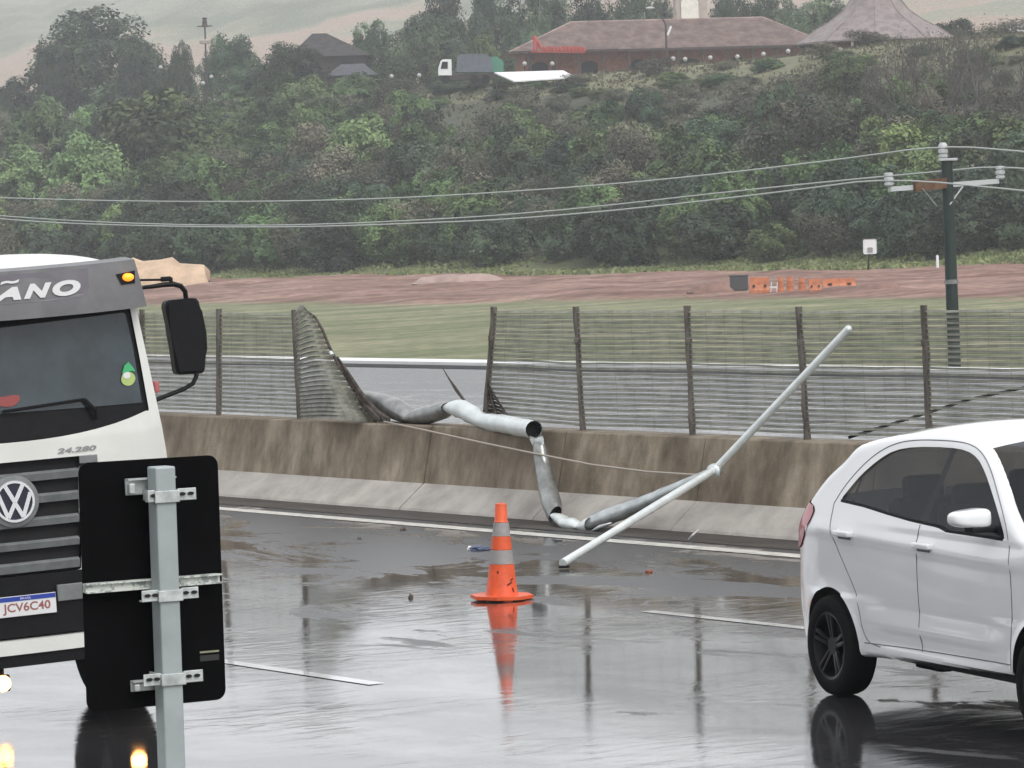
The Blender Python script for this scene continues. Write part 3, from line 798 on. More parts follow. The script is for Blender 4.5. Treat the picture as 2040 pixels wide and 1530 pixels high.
# ------------------------------------------------------------------ road sign seen from behind
sx = Vector((math.cos(math.radians(29)), math.sin(math.radians(29)), 0)); sn = Vector((-sx.y, sx.x, 0))
SC = Vector((-1.2215, 12.2, 0))
SM = Matrix((sx, sn, Vector((0, 0, 1)))).transposed().to_4x4(); SM.translation = SC
sign = thing('road_sign', 'black back of a tall road sign on a square steel post', 'road sign', SM)
def sp(a, b, z): return SM @ Vector((a, b, z))
def rrect(x0, x1, z0, z1, r, k=6):
    P = []
    for cx, cz, a0 in ((x1 - r, z1 - r, 0), (x0 + r, z1 - r, 90), (x0 + r, z0 + r, 180), (x1 - r, z0 + r, 270)):
        P += [(cx + r * math.cos(math.radians(a0 + 90 * i / k)), cz + r * math.sin(math.radians(a0 + 90 * i / k))) for i in range(k + 1)]
    return P
bm = bmesh.new(); prism(bm, rrect(-.25, .254, 1.255, 2.082, .036), lambda u, v, k: sp(u, -.002 + .004 * k, v)); obj('sign_plate', bm, M['signback'], sign)
bm = bmesh.new()
px0, px1 = -.026, .046
box(bm, sp((px0 + px1) / 2, -.085, .93 + .1), (px1 - px0, .075, 2.06), SM.to_3x3(), .006)
obj('post', bm, mat('zinc_post', (.36, .4, .4), .5, metal=.2, var=.1, scale=5), sign)
zm = mat('zinc_bracket', (.5, .53, .52), .42, metal=.3, var=.25, scale=25)
hole = M['dark']
def bracket(z0, z1, x0, x1, rail):
    bm = bmesh.new(); h = z1 - z0
    box(bm, sp((px0 + px1) / 2, -.1275, (z0 + z1) / 2 - .004), (px1 - px0 + .016, .008, h), SM.to_3x3(), .002)          # strap across the post
    for a, b in ((x0, px0 - .006), (px1 + .006, x1)):
        box(bm, sp((a + b) / 2, -.118, (z0 + z1) / 2), (b - a, .006, h), SM.to_3x3(), .002)
        box(bm, sp((a + b) / 2, -.108, z0 + .003), (b - a, .024, .005), SM.to_3x3())
    for s in (px0 - .006, px1 + .006): box(bm, sp(s, -.075, (z0 + z1) / 2), (.006, .09, h * .9), SM.to_3x3())
    o = obj('bracket', bm, zm, sign)
    for x in (x0 + .018, x0 + .045, px1 + .02, px1 + .05):
        bm = bmesh.new()
        lathe(bm, [(0, .0), (.0075, .0), (.0075, .003), (0, .003)], SM @ Matrix.Translation((x, -.1245, (z0 + z1) / 2 + .002)) @ Matrix.Rotation(math.pi / 2, 4, 'X') @ Matrix.Diagonal((1.5, .8, 1, 1)), 10)
        obj('bolt_hole', bm, hole, o)
    if rail:
        a, b, za, zb = rail; bm = bmesh.new()
        box(bm, sp((a + b) / 2, -.022, (za + zb) / 2), (b - a, .012, zb - za), SM.to_3x3(), .003)
        box(bm, sp((a + b) / 2, -.034, zb - .003), (b - a, .03, .005), SM.to_3x3())
        box(bm, sp(a + .012, -.04, (za + zb) / 2 - .004), (.02, .03, (zb - za) * .6), SM.to_3x3(), .003)
        obj('rail', bm, zm, sign)
bracket(1.945, 1.985, -.056, .118, (-.094, .08, 1.966, 2.022))
bracket(1.617, 1.655, -.09, .114, None)
bracket(1.338, 1.378, -.094, .12, (-.1, .078, 1.312, 1.35))
bm = bmesh.new()
box(bm, sp(-.009, -.018, 1.668), (.486, .028, .032), SM.to_3x3(), .003)
box(bm, sp(-.009, -.04, 1.682), (.486, .016, .005), SM.to_3x3()); box(bm, sp(-.009, -.04, 1.655), (.486, .016, .005), SM.to_3x3())
obj('cross_rail', bm, mat('flaking_zinc', (.62, .65, .6), .5, col2=(.3, .32, .31), scale=38, lo=.5, hi=.56), sign)
bm = bmesh.new(); box(bm, sp(.198, -.004, 1.421), (.07, .001, .006), SM.to_3x3()); o = obj('sticker', bm, mat('pale_sticker', (.3, .3, .2), .5), sign)
bm = bmesh.new(); box(bm, sp(.198, -.004, 1.4), (.07, .001, .02), SM.to_3x3()); obj('sticker', bm, mat('dark_sticker', (.02, .02, .02), .35), sign)

# ------------------------------------------------------------------ white hatchback
cb = math.radians(22)
cu = Vector((math.sin(cb), -math.cos(cb), 0)); cl = Vector((math.cos(cb), math.sin(cb), 0))
HWID = .82
CM = Matrix((cu, cl, Vector((0, 0, 1)))).transposed().to_4x4(); rw = gnd(1655, 1386); CM.translation = rw + cl * HWID
car = thing('hatchback_car', 'white five-door hatchback with black wheels driving out of the picture', 'car', CM)
def C3(x, y, z): return CM @ Vector((x, y, z))
OUT0 = [(-.50, .24), (-.585, .30), (-.61, .45), (-.60, .60), (-.575, .78), (-.545, .90), (-.50, 1.0), (-.43, 1.09), (-.37, 1.15), (-.17, 1.31), (.02, 1.415), (.10, 1.49), (.22, 1.52), (.5, 1.563), (.8, 1.592), (1.1, 1.605),
        (1.4, 1.595), (1.58, 1.565), (1.70, 1.52), (1.90, 1.37), (2.10, 1.19), (2.28, 1.09), (2.42, 1.06), (2.75, .99), (3.0, .90), (3.17, .78), (3.25, .62), (3.27, .45), (3.22, .28), (3.05, .24)]
BOT = [(2.95, .26), (2.55, .3), (2.16, .325), (1.1, .295), (.35, .262), (0, .25), (-.3, .24)]
TOPL = chaikin(OUT0, 2, False)
OUTL = TOPL + BOT
sdO = poly_sdf(OUTL)
def circ(cx, cz, r): return lambda X, Z: np.sqrt((X - cx) ** 2 + (Z - cz) ** 2) - r
WB = 2.5
archR, archF = circ(.0, .305, .345), circ(WB, .315, .355)
WIN = chaikin([(.09, 1.175), (.16, 1.235), (.27, 1.325), (.45, 1.425), (.62, 1.487), (.86, 1.516), (1.25, 1.528), (1.46, 1.52), (1.60, 1.485), (1.72, 1.41), (1.86, 1.29), (2.0, 1.16), (2.085, 1.075), (2.07, 1.055), (1.9, 1.06), (1.78, 1.062), (1.5, 1.063), (1.42, 1.066), (1.33, 1.085), (1.0, 1.1), (.7, 1.122), (.4, 1.148), (.13, 1.16)], 1)
sdW = poly_sdf(WIN)
WZ = [.2, .26, .31, .345, .365, .42, .475, .52, .58, .7, .85, .935, .962, .985, 1.05, 1.2, 1.35, 1.5, 1.6, 1.7]
WW = [.755, .775, .797, .797, .783, .785, .805, .800, .792, .8, .807, .808, .82, .819, .80, .757, .715, .672, .645, .62]
zz = np.linspace(.2, 1.7, 301); ww = np.interp(zz, WZ, WW); ker = np.exp(-np.linspace(-2, 2, 9) ** 2); ker /= ker.sum(); ww = np.convolve(np.pad(ww, 4, 'edge'), ker, 'valid')
WW0 = [.755, .775, .785, .787, .79, .795, .80, .803, .805, .808, .81, .812, .815, .813, .80, .757, .715, .672, .645, .62]
_gx = np.arange(-.70, 3.40, .01); _gz = np.arange(.15, 1.75, .01); _G = sdO(*np.meshgrid(_gx, _gz, indexing='ij'))
def sdOf(x, z):
    a = min(max((x + .70) / .01, 0), len(_gx) - 2.001); b = min(max((z - .15) / .01, 0), len(_gz) - 2.001); i, j = int(a), int(b); a -= i; b -= j
    return (_G[i, j] * (1 - a) + _G[i + 1, j] * a) * (1 - b) + (_G[i, j + 1] * (1 - a) + _G[i + 1, j + 1] * a) * b
def carW(x, z):
    zs = z + .022 * (x - .2) * (1 if .6 < z < 1.05 else 0) * 1.0
    full = float(np.interp(zs, zz, ww)); plain = float(np.interp(z, WZ, WW0))
    k = min(1, max(0, (x - .34) / .35)) * min(1, max(0, (2.15 - x) / .3)) if z < .62 else min(1, max(0, (x + .45) / .3)) * min(1, max(0, (2.5 - x) / .5))
    w = plain + (full - plain) * k
    t = min(1, max(0, (-.12 - x) / .5)); w -= .11 * t * t
    t = max(0, (x - 2.45) / .8); w -= .30 * t ** 2.2
    for c, cz, r in ((0, .305, .345), (WB, .315, .355)):
        d = math.hypot(x - c, z - cz) - r
        if d < .09: w += .012 * (1 - max(0, d) / .09) ** 2
    d = float(sdOf(x, z))
    r = .055 if z > .7 else .03
    if d < r: q = 1 - max(0, d) / r; w -= r * (1 - math.sqrt(max(0, 1 - q * q)))
    return w
xs = np.arange(-.63, 3.30, .024); zs = np.arange(.22, 1.64, .0185)
cache_w = {}
def cW(x, z):
    k = (round(x, 4), round(z, 4))
    if k not in cache_w: cache_w[k] = carW(x, z)
    return cache_w[k]
TAILP = [(-.64, .84), (-.64, 1.16), (-.36, 1.145), (-.25, 1.125), (-.21, 1.095), (-.24, 1.03), (-.33, .95), (-.42, .87), (-.52, .845)]
sdT = poly_sdf(TAILP)
for s in (-1, 1):
    bm = bmesh.new()
    isoclip(bm, xs, zs, [sdO, lambda X, Z: -sdW(X, Z), archR, archF, lambda X, Z: -sdT(X, Z)], lambda x, z: C3(x, s * cW(x, z), z))
    obj('body_side', bm, M['paint'], car, smooth='auto')
    bm = bmesh.new()
    isoclip(bm, xs, zs, [lambda X, Z: sdW(X, Z) + .006], lambda x, z: C3(x, s * (cW(x, z) - .012), z))
    obj('side_window', bm, M['carglass'], car, smooth=True)
    bm = bmesh.new()
    isoclip(bm, xs, zs, [sdO, sdT], lambda x, z: C3(x - .006, s * (cW(x, z) + .008), z))
    obj('tail_light', bm, M['taillight'], car, smooth=True)
    # dark trims behind the glass: belt moulding, middle pillar, front and rear quarter
    bm = bmesh.new()
    belt = [(.1, 1.165), (.4, 1.15), (.7, 1.124), (1.0, 1.102), (1.33, 1.087), (1.43, 1.068), (1.9, 1.063), (2.07, 1.06)]
    for (x0, z0), (x1, z1) in zip(belt, belt[1:]):
        bar(bm, C3(x0, s * (cW(x0, z0) - .005), z0 + .004), C3(x1, s * (cW(x1, z1) - .005), z1 + .004), .012, .018)
    obj('belt_moulding', bm, M['blackplastic'], car)
    def lit(*polys, dy=.016):
        bm = bmesh.new()
        for poly in polys: face(bm, [C3(x, s * (cW(x, z) - dy), z) for x, z in poly])
        bmesh.ops.remove_doubles(bm, verts=bm.verts, dist=.0005); obj('window_pillar', bm, M['blackplastic'], car)
    lit([(1.05, 1.09), (1.15, 1.09), (1.24, 1.3), (1.17, 1.3)], [(1.17, 1.3), (1.24, 1.3), (1.32, 1.525), (1.265, 1.525)])
    lit([(.2, 1.15), (.235, 1.15), (.275, 1.30), (.255, 1.31)])
    lit([(1.78, 1.06), (2.09, 1.06), (2.0, 1.16), (1.86, 1.29), (1.80, 1.2)])
    # door shut lines and roof gutter, thin dark seams on the surface
    bm = bmesh.new()
    def seam(P, r=.0032, off=.0005):
        P = chaikin(P, 2, False); tube(bm, [C3(x, s * (cW(x, z) + off), z) for x, z in P], r, seg=5)
    seam([(.02, 1.15), (.1, 1.25), (.25, 1.37), (.42, 1.465), (.62, 1.528), (.86, 1.556), (1.25, 1.566), (1.48, 1.557), (1.64, 1.513), (1.78, 1.42), (1.93, 1.28), (2.1, 1.11), (2.16, 1.0), (2.17, .7), (2.12, .36)])
    seam([(.02, 1.15), (.03, 1.0), (.15, .85), (.36, .6), (.40, .36), (.6, .345)])
    seam([(1.12, 1.09), (1.1, .9), (1.09, .6), (1.1, .36)]); seam([(.4, .352), (1.1, .372), (2.12, .385)])
    obj('door_seam', bm, M['greyseam'], car)
    for hx, hz in ((.232, .985), (1.205, .975)):
        bm = bmesh.new(); w = cW(hx, hz)
        box(bm, C3(hx, s * (w + .022), hz), (.20, .026, .036), CM.to_3x3(), .011, 3)
        for e in (-.085, .085): box(bm, C3(hx + e, s * (w + .006), hz), (.035, .03, .034), CM.to_3x3(), .008)
        h = obj('door_handle', bm, M['paint'], car, smooth='auto')
        bm = bmesh.new(); box(bm, C3(hx, s * (w + .002), hz - .016), (.15, .012, .036), CM.to_3x3(), .004); obj('handle_recess', bm, M['greyseam'], h)
    # mirror
    bm = bmesh.new(); mc = Vector((1.93, s * .925, 1.178))
    bmesh.ops.create_uvsphere(bm, u_segments=28, v_segments=18, radius=1)
    for v in bm.verts:
        c = [math.copysign(abs(q) ** .55, q) for q in v.co]; o_ = c[1] * s
        v.co = Vector((c[0] * .07 * (1 - .1 * o_), c[1] * .122, c[2] * (.052 - .009 * o_) + .006 * o_ * (c[2] < 0)))
    bm.transform(CM @ Matrix.Translation(mc) @ Matrix.Rotation(s * math.radians(-6), 4, 'Z'))
    mo = obj('mirror', bm, M['paint'], car, smooth='auto')
    bm = bmesh.new(); box(bm, C3(1.94, s * .86, 1.118), (.10, .16, .035), CM.to_3x3(), .01)
    box(bm, C3(1.872, s * .925, 1.178), (.012, .17, .066), CM.to_3x3(), .004)
    obj('mirror_base', bm, M['blackplastic'], mo)
# centre skins from side to side
def cap(pts, name, m, bulge, k=14, par=car, inset=0.):
    bm = bmesh.new(); rows = []
    for i, (x, z) in enumerate(pts):
        a, b = pts[max(0, i - 1)], pts[min(len(pts) - 1, i + 1)]
        tx, tz = b[0] - a[0], b[1] - a[1]; L = math.hypot(tx, tz) + 1e-9; nx, nz = -tz / L, tx / L
        w = cW(x, z) - inset
        rows.append([C3(x + nx * bulge * (1 - abs(q) ** 2.2), q * w, z + nz * bulge * (1 - abs(q) ** 2.2)) for q in [-1 + 2 * j / k for j in range(k + 1)]])
    gridsurf(bm, rows); return obj(name, bm, m, par, smooth=True)
def seg(xa, za, xb, zb):
    i = min(range(len(TOPL)), key=lambda i: math.hypot(TOPL[i][0] - xa, TOPL[i][1] - za)); j = min(range(len(TOPL)), key=lambda i: math.hypot(TOPL[i][0] - xb, TOPL[i][1] - zb))
    return TOPL[i:j + 1]
cap(seg(-.5, .24, -.37, 1.15), 'tailgate', M['paint'], .05)
cap(seg(-.37, 1.15, .10, 1.49), 'rear_window', M['carglass'], .05)
cap(seg(.10, 1.49, 1.66, 1.54), 'roof', M['paint'], .055)
cap(seg(1.66, 1.54, 2.28, 1.09), 'windscreen', M['carglass'], .06)
cap(seg(2.28, 1.09, 3.0, .90), 'bonnet', M['paint'], .05)
cap(seg(3.0, .90, 3.05, .24), 'front_bumper', M['paint'], .12)
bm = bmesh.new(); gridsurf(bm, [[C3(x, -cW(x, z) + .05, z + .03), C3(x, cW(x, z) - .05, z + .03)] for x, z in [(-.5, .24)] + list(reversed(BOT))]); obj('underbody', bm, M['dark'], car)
bm = bmesh.new(); box(bm, C3(3.335, 0, .5), (.05, .8, .16), CM.to_3x3(), .02); box(bm, C3(3.30, 0, .72), (.06, .7, .08), CM.to_3x3(), .02); obj('front_grille', bm, M['blackplastic'], car)
for s in (-1, 1):
    bm = bmesh.new(); box(bm, C3(3.08, s * .57, .78), (.26, .2, .13), CM.to_3x3() @ Matrix.Rotation(s * -.5, 3, 'Z'), .04, 3); obj('front_lamp', bm, mat('clear_lamp', (.5, .5, .52), .1, coat=1), car, smooth='auto')
# interior: dark tub, seats, headrests, steering wheel
bm = bmesh.new()
box(bm, C3(.9, 0, .62), (2.55, 1.44, .7), CM.to_3x3()); obj('interior_trim', bm, M['seat'], car)
for x, y, h in ((.42, -.36, 1.18), (.42, .36, 1.18), (1.02, -.36, 1.16), (1.02, .36, 1.16)):
    bm = bmesh.new(); box(bm, C3(x, y, .98), (.14, .46, .42), CM.to_3x3() @ Matrix.Rotation(-.2, 3, 'Y'), .05, 3)
    box(bm, C3(x - .05, y, h + .06), (.09, .26, .15), CM.to_3x3(), .035, 3); obj('seat', bm, M['seat'], car, smooth='auto')
bm = bmesh.new(); box(bm, C3(1.85, 0, .99), (.5, 1.4, .16), CM.to_3x3() @ Matrix.Rotation(.12, 3, 'Y'), .05, 3); obj('dashboard', bm, M['seat'], car, smooth='auto')
# wheels
def wheel(root, MT, R, W, rim_r, spokes, m_rim, side):
    # local z = outward axle
    bm = bmesh.new(); w = W / 2
    prof = [(rim_r - .01, -w * .9), (rim_r + .01, -w), (R - .03, -w), (R - .008, -w * .85), (R, -w * .6), (R, w * .6), (R - .008, w * .85), (R - .03, w), (rim_r + .02, w * 1.03), (rim_r, w * .95), (rim_r - .012, w * .8)]
    lathe(bm, prof, MT, 48)
    t = obj('wheel', bm, M['rubber'], root, smooth='auto')
    bm = bmesh.new()
    lathe(bm, [(rim_r - .002, w * .95), (rim_r - .018, w * .9), (rim_r - .03, w * .2), (rim_r - .05, -w * .3), (0, -w * .35)], MT, 48)
    lathe(bm, [(0, w * .72), (.05, w * .72), (.062, w * .6), (.065, w * .1)], MT, 24)
    for k in range(spokes):
        a = 2 * math.pi * k / spokes + .3
        for d in (-.13, .13):
            p0 = Vector((.05 * math.cos(a + d * 2), .05 * math.sin(a + d * 2), w * .55)); p1 = Vector(((rim_r - .015) * math.cos(a + d), (rim_r - .015) * math.sin(a + d), w * .78))
            q = bmesh.new(); bar(q, p0, p1, .026, .03, bev=.006); q.transform(MT); me = bpy.data.meshes.new('q'); q.to_mesh(me); q.free(); bm.from_mesh(me); bpy.data.meshes.remove(me)
    obj('rim', bm, m_rim, t, smooth='auto')
for x in (0, WB):
    for s in (-1, 1):
        wheel(car, CM @ Matrix.Translation((x, s * (.735), .3)) @ Matrix.Rotation(s * -math.pi / 2, 4, 'X') , .3, .19, .205, 5, M['black_alloy'], s)
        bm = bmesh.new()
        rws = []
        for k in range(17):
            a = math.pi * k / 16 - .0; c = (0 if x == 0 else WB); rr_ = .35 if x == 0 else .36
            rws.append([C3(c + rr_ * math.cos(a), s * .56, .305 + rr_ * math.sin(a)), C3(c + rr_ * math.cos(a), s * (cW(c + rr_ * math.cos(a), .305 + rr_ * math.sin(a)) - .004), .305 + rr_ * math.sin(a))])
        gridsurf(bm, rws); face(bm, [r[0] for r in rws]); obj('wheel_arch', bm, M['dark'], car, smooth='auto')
bm = bmesh.new(); box(bm, C3(.62, -.45, .235), (.32, .1, .09), CM.to_3x3(), .02); obj('exhaust', bm, M['dark'], car)

# ------------------------------------------------------------------ white truck
tb = math.radians(25); TILT = .035
tu = Vector((math.sin(tb), -math.cos(tb), 0)); tl0 = Vector((math.cos(tb), math.sin(tb), 0)); K3 = Vector((0, 0, 1))
tl = tl0 * math.cos(TILT) + K3 * math.sin(TILT); tk = K3 * math.cos(TILT) - tl0 * math.sin(TILT)
TM = Matrix((tu, tl, tk)).transposed().to_4x4(); TM.translation = Vector((-2.885, 21.05, 0))
truck = thing('truck', 'white truck with grey sun visor and black grille, lit amber marker lamp', 'truck', TM)
YC = .035                                     # centre line
def TD(y):
    y = abs(y - YC * 0); return .08 * (y / 1.2) ** 2 + .28 * (y / 1.22) ** 6
def T3(x, y, z): return TM @ Vector((x, y, z))
def TF(y, z, e=0.): return T3(-TD(y) + e - max(0, z - 1.7) * .10, y, z)      # point on the cab front, leaning back above the sill
YB = lambda z: float(np.interp(z, [.4, 1.0, 1.55, 1.85, 2.42, 2.7], [1.10, 1.09, 1.055, 1.01, .925, .90]))
def rowf(zlist, ylist, e, f=TF):
    return [[f(y, z, e) for y in ylist] for z in zlist]
def mir(y0, y1, n): return [y0 + (y1 - y0) * i / n for i in range(n + 1)]
# painted shell: lower front, pillars, sides, back, roof
WS_BOT = lambda y: 1.70 + .115 * (min(1, abs(y - YC) / .9)) ** 2.4
WSP = [(-.905, 1.79)] + [(y, WS_BOT(y)) for y in mir(-.85, .92, 16)] + [(.945, 1.80), (.915, 2.12), (.88, 2.43), (-.85, 2.43), (-.885, 2.12)]
sdWS = poly_sdf(WSP)
GRP = [(-.40, .93), (.425, .93), (.462, 1.53), (.50, 1.54), (.575, 1.588), (-.51, 1.588), (-.43, 1.54), (-.40, 1.53)]
sdG = poly_sdf(GRP)
def cabout(X, Z): return np.interp(Z, [.4, 1.0, 1.55, 1.85, 2.42, 2.7], [1.10, 1.09, 1.055, 1.01, .925, .90]) - np.abs(X)
ys = np.arange(-1.12, 1.125, .02); zs_ = np.arange(.92, 2.70, .02)
bm = bmesh.new()
isoclip(bm, ys, zs_, [cabout, lambda X, Z: -sdWS(X, Z), lambda X, Z: -sdG(X, Z), lambda X, Z: Z - .92 + 0 * X], lambda y, z: TF(y, z))
zl = [.92, 1.2, 1.55, 1.85, 2.1, 2.42, 2.68]
for s in (-1, 1):
    rows = []
    for z in zl:
        y = YB(z); a = -TD(y) - max(0, z - 1.7) * .10
        rows.append([T3(a, s * y, z), T3(a - .06, s * (y + .012), z), T3(a - .2, s * (y + .03), z), T3(-2.0, s * (y + .04), z)])
    gridsurf(bm, rows)
face(bm, [T3(-2.0, -1.1, .92), T3(-2.0, 1.1, .92), T3(-2.0, .94, 2.68), T3(-2.0, -.94, 2.68)])
obj('cab', bm, M['truckpaint'], truck, smooth='auto')
bm = bmesh.new()
rows = []
for k in range(12):
    f = k / 11; xr = -.12 - f * 1.9
    zc = float(np.interp(f, [0, .06, .16, .3, .6, 1], [2.70, 2.735, 2.765, 2.775, 2.77, 2.76])); 
    rows.append([T3(xr - TD(y) * (1 - f), y, 2.66 + (zc - 2.66) * (1 - min(1, abs(y - YC) / .93) ** 4)) for y in mir(-.92, .94, 20)])
gridsurf(bm, rows); obj('roof', bm, M['truckpaint'], truck, smooth=True)
# windscreen: black ceramic border, glass, inner dark
bm = bmesh.new(); isoclip(bm, ys, zs_, [lambda X, Z: sdWS(X, Z) + .004], lambda y, z: TF(y, z, -.012)); wsb = obj('windscreen_border', bm, M['blackplastic'], truck, smooth=True)
GLP = [(-.86, 1.86), (YC, 1.87), (.90, 1.86), (.875, 2.2), (.845, 2.395), (YC, 2.36), (-.80, 2.395), (-.83, 2.2)]
sdGL = poly_sdf(GLP)
bm = bmesh.new(); isoclip(bm, ys, zs_, [sdGL], lambda y, z: TF(y, z, -.005)); obj('windscreen', bm, M['wsglass'], truck, smooth=True)
for y0 in (.02, -.75):
    bm = bmesh.new()
    tube(bm, [TF(y0 + k * .1, 1.882 + .006 * k, .018) for k in range(6)], .009, seg=6)
    tube(bm, [TF(y0 + .5, 1.91, .018), TF(y0 + .56, 1.84, .03), TF(y0 + .56, 1.79, .02)], .012, seg=6)
    obj('wiper', bm, M['blackplastic'], truck)
def decal(poly, m, name, e=.004, par=truck):
    bm = bmesh.new(); bm.faces.new([bm.verts.new(TF(y, z, e)) for y, z in poly]); return obj(name, bm, m, par)
decal([(.78, 2.04), (.80, 2.085), (.83, 2.105), (.86, 2.07), (.872, 2.045), (.84, 2.05)], M['stgreen'], 'window_sticker')
decal(chaikin([(.765, 2.0), (.79, 2.05), (.85, 2.045), (.875, 2.005), (.84, 1.965), (.79, 1.968)], 2), M['styel'], 'window_sticker', .003)
decal(chaikin([(.78, 2.025), (.80, 2.048), (.835, 2.044), (.835, 2.012), (.80, 2.005)], 2), M['letter'], 'window_sticker', .006)
decal(chaikin([(-.05, 1.97), (.03, 1.965), (.13, 1.975), (.135, 1.94), (.09, 1.905), (.02, 1.91), (-.05, 1.93)], 2), mat('red_cloth_behind_glass', (.28, .06, .055), .6), 'red_cloth', .001)
# sun visor
bm = bmesh.new()
yv = mir(-.90, .945, 36)
def vis(y, z):
    return T3(-TD(y) + .085 - .10 * max(0, (z - 2.5)) - .3 * max(0, abs(y - YC) - .86), y * (1 - .0 * z), z)
def vy(y, z):
    t = (z - 2.41) / .27; lim = .93 - .065 * max(0, t); return YC + (y - YC) * lim / .93
rows = []
for z in (2.405, 2.41, 2.44, 2.5, 2.56, 2.62, 2.665, 2.685):
    rows.append([vis(vy(y, z), z + .018 * (abs(y - YC) / .9) ** 2) for y in yv])
top = [p + (TM.to_3x3() @ Vector((-.16, 0, .015))) for p in rows[-1]]; bot = [p + (TM.to_3x3() @ Vector((-.12, 0, .02))) for p in rows[0]]
gridsurf(bm, [bot] + rows + [top])
for side in (0, -1):
    col = [r[side] for r in [bot] + rows + [top]]; back = [p + (TM.to_3x3() @ Vector((-.14, 0, 0))) for p in col]; gridsurf(bm, [col, back])
vs = obj('sun_visor', bm, M['visor'], truck, smooth='auto')
def VF(y, z, e=.004): return vis(y, z) + TM.to_3x3() @ Vector((e, 0, .018 * (abs(y - YC) / .9) ** 2))
bm = bmesh.new()
pan = [(-.5, 2.50), (.50, 2.508), (.555, 2.535), (.572, 2.60), (.572, 2.67), (-.5, 2.67)]
bm.faces.new([bm.verts.new(VF(y, z, .002)) for y, z in [(-.5, 2.498), (-.2, 2.498), (.1, 2.498), (.3, 2.498), (.51, 2.503), (.55, 2.52), (.567, 2.56), (.572, 2.665), (.3, 2.665), (.1, 2.665), (-.2, 2.665), (-.5, 2.665)]])
obj('visor_panel', bm, mat('grey_visor_film', (.15, .14, .16), .4, var=.1, scale=6), vs)
for ch, a, b, z0, z1 in (('A', -.03, .147, 2.519, 2.594), ('N', .162, .338, 2.52, 2.604), ('O', .339, .513, 2.518, 2.608), ('~', .03, .147, 2.61, 2.635)):
    bm = bmesh.new(); fit_text(bm, ch, a, b, z0, z1, lambda u, v: VF(u, v, .008), shear=.35 if ch in 'AN' else .2, bold=.06); obj('letter', bm, M['letter'], vs)
# amber marker lamp and arms
bm = bmesh.new(); pol = [(.745, 2.612), (.875, 2.622), (.868, 2.548), (.775, 2.548)]
bm.faces.new([bm.verts.new(VF(y, z, .003)) for y, z in pol]); ml = obj('marker_lamp', bm, M['blackplastic'], truck)
bm = bmesh.new(); bmesh.ops.create_uvsphere(bm, u_segments=16, v_segments=10, radius=1, matrix=Matrix.Translation(VF(.822, 2.588, .0)) @ TM.to_3x3().to_4x4() @ Matrix.Diagonal((.03, .038, .024, 1))); obj('amber_lens', bm, M['amber'], ml, smooth=True)
bm = bmesh.new(); pts = [T3(-.12, .93, 2.53), T3(-.25, 1.0, 2.529), T3(-.25, 1.06, 2.531), T3(-.25, 1.13, 2.537), T3(-.25, 1.194, 2.537), T3(-.25, 1.241, 2.522), T3(-.25, 1.265, 2.488), T3(-.26, 1.272, 2.43)]
tube(bm, pts, [.012, .012, .013, .015, .016, .016, .016, .015], seg=8); obj('mirror_arm', bm, M['blackplastic'], truck, smooth='auto'); bm = bmesh.new()
pts = [T3(-.26, 1.308, 2.01), T3(-.25, 1.298, 1.976), T3(-.25, 1.274, 1.939), T3(-.25, 1.217, 1.911), T3(-.22, 1.02, 1.86)]
tube(bm, pts, .014, seg=8); obj('mirror_arm', bm, M['blackplastic'], truck, smooth='auto'); bm = bmesh.new()
tube(bm, [T3(-.14, .93, 2.578), T3(-.25, 1.114, 2.568), T3(-.25, 1.182, 2.568)], .007, seg=6); box(bm, T3(-.25, 1.15, 2.57), (.03, .06, .03), TM.to_3x3(), .005); box(bm, T3(-.25, 1.181, 2.553), (.025, .018, .05), TM.to_3x3(), .004)
obj('stay', bm, M['blackplastic'], truck, smooth='auto')
bm = bmesh.new()
MP = [(1.131, 2.40), (1.134, 2.42), (1.142, 2.434), (1.157, 2.442), (1.21, 2.445), (1.30, 2.447), (1.33, 2.443), (1.345, 2.425), (1.357, 2.365), (1.375, 2.235), (1.373, 2.138), (1.356, 2.02), (1.348, 2.003), (1.335, 1.996), (1.316, 1.993), (1.195, 1.997), (1.18, 2.003), (1.172, 2.02), (1.156, 2.24)]
prism(bm, MP, lambda u, v, k: T3(-.33 + .10 * k, u, v))
bmesh.ops.bevel(bm, geom=[e for e in bm.edges if len(e.link_faces) == 2 and any(len(f.verts) > 6 for f in e.link_faces)], offset=.018, segments=3, affect='EDGES')
obj('mirror', bm, M['blackplastic'], truck, smooth='auto')
# grille
bm = bmesh.new(); isoclip(bm, ys, np.arange(.92, 1.62, .02), [lambda X, Z: sdG(X, Z) + .003], lambda y, z: TF(y, z, -.045)); gr = obj('grille', bm, M['dark'], truck)
for z, h in ((1.493, .052), (1.364, .052), (1.231, .05), (1.10, .048), (.974, .058)):
    for y0, y1 in ((-.39 + .01, .452 - (1.5 - z) * .06),):
        yy = mir(y0, y1, 16); bm = bmesh.new()
        gridsurf(bm, [[TF(y, z - h / 2, -.042) for y in yy], [TF(y, z - h / 2, -.008) for y in yy], [TF(y, z + h / 2 - .012, .004) for y in yy], [TF(y, z + h / 2, -.02) for y in yy], [TF(y, z + h / 2, -.042) for y in yy]])
        obj('grille_slat', bm, M['grillegrey'], gr)
for y0, y1 in ((.46, .57), (-.505, -.40)):
    bm = bmesh.new()
    box(bm, TF((y0 + y1) / 2, 1.565, .002), (.012, y1 - y0, .045), TM.to_3x3(), .003)
    obj('grille_corner', bm, M['grillegrey'], gr)
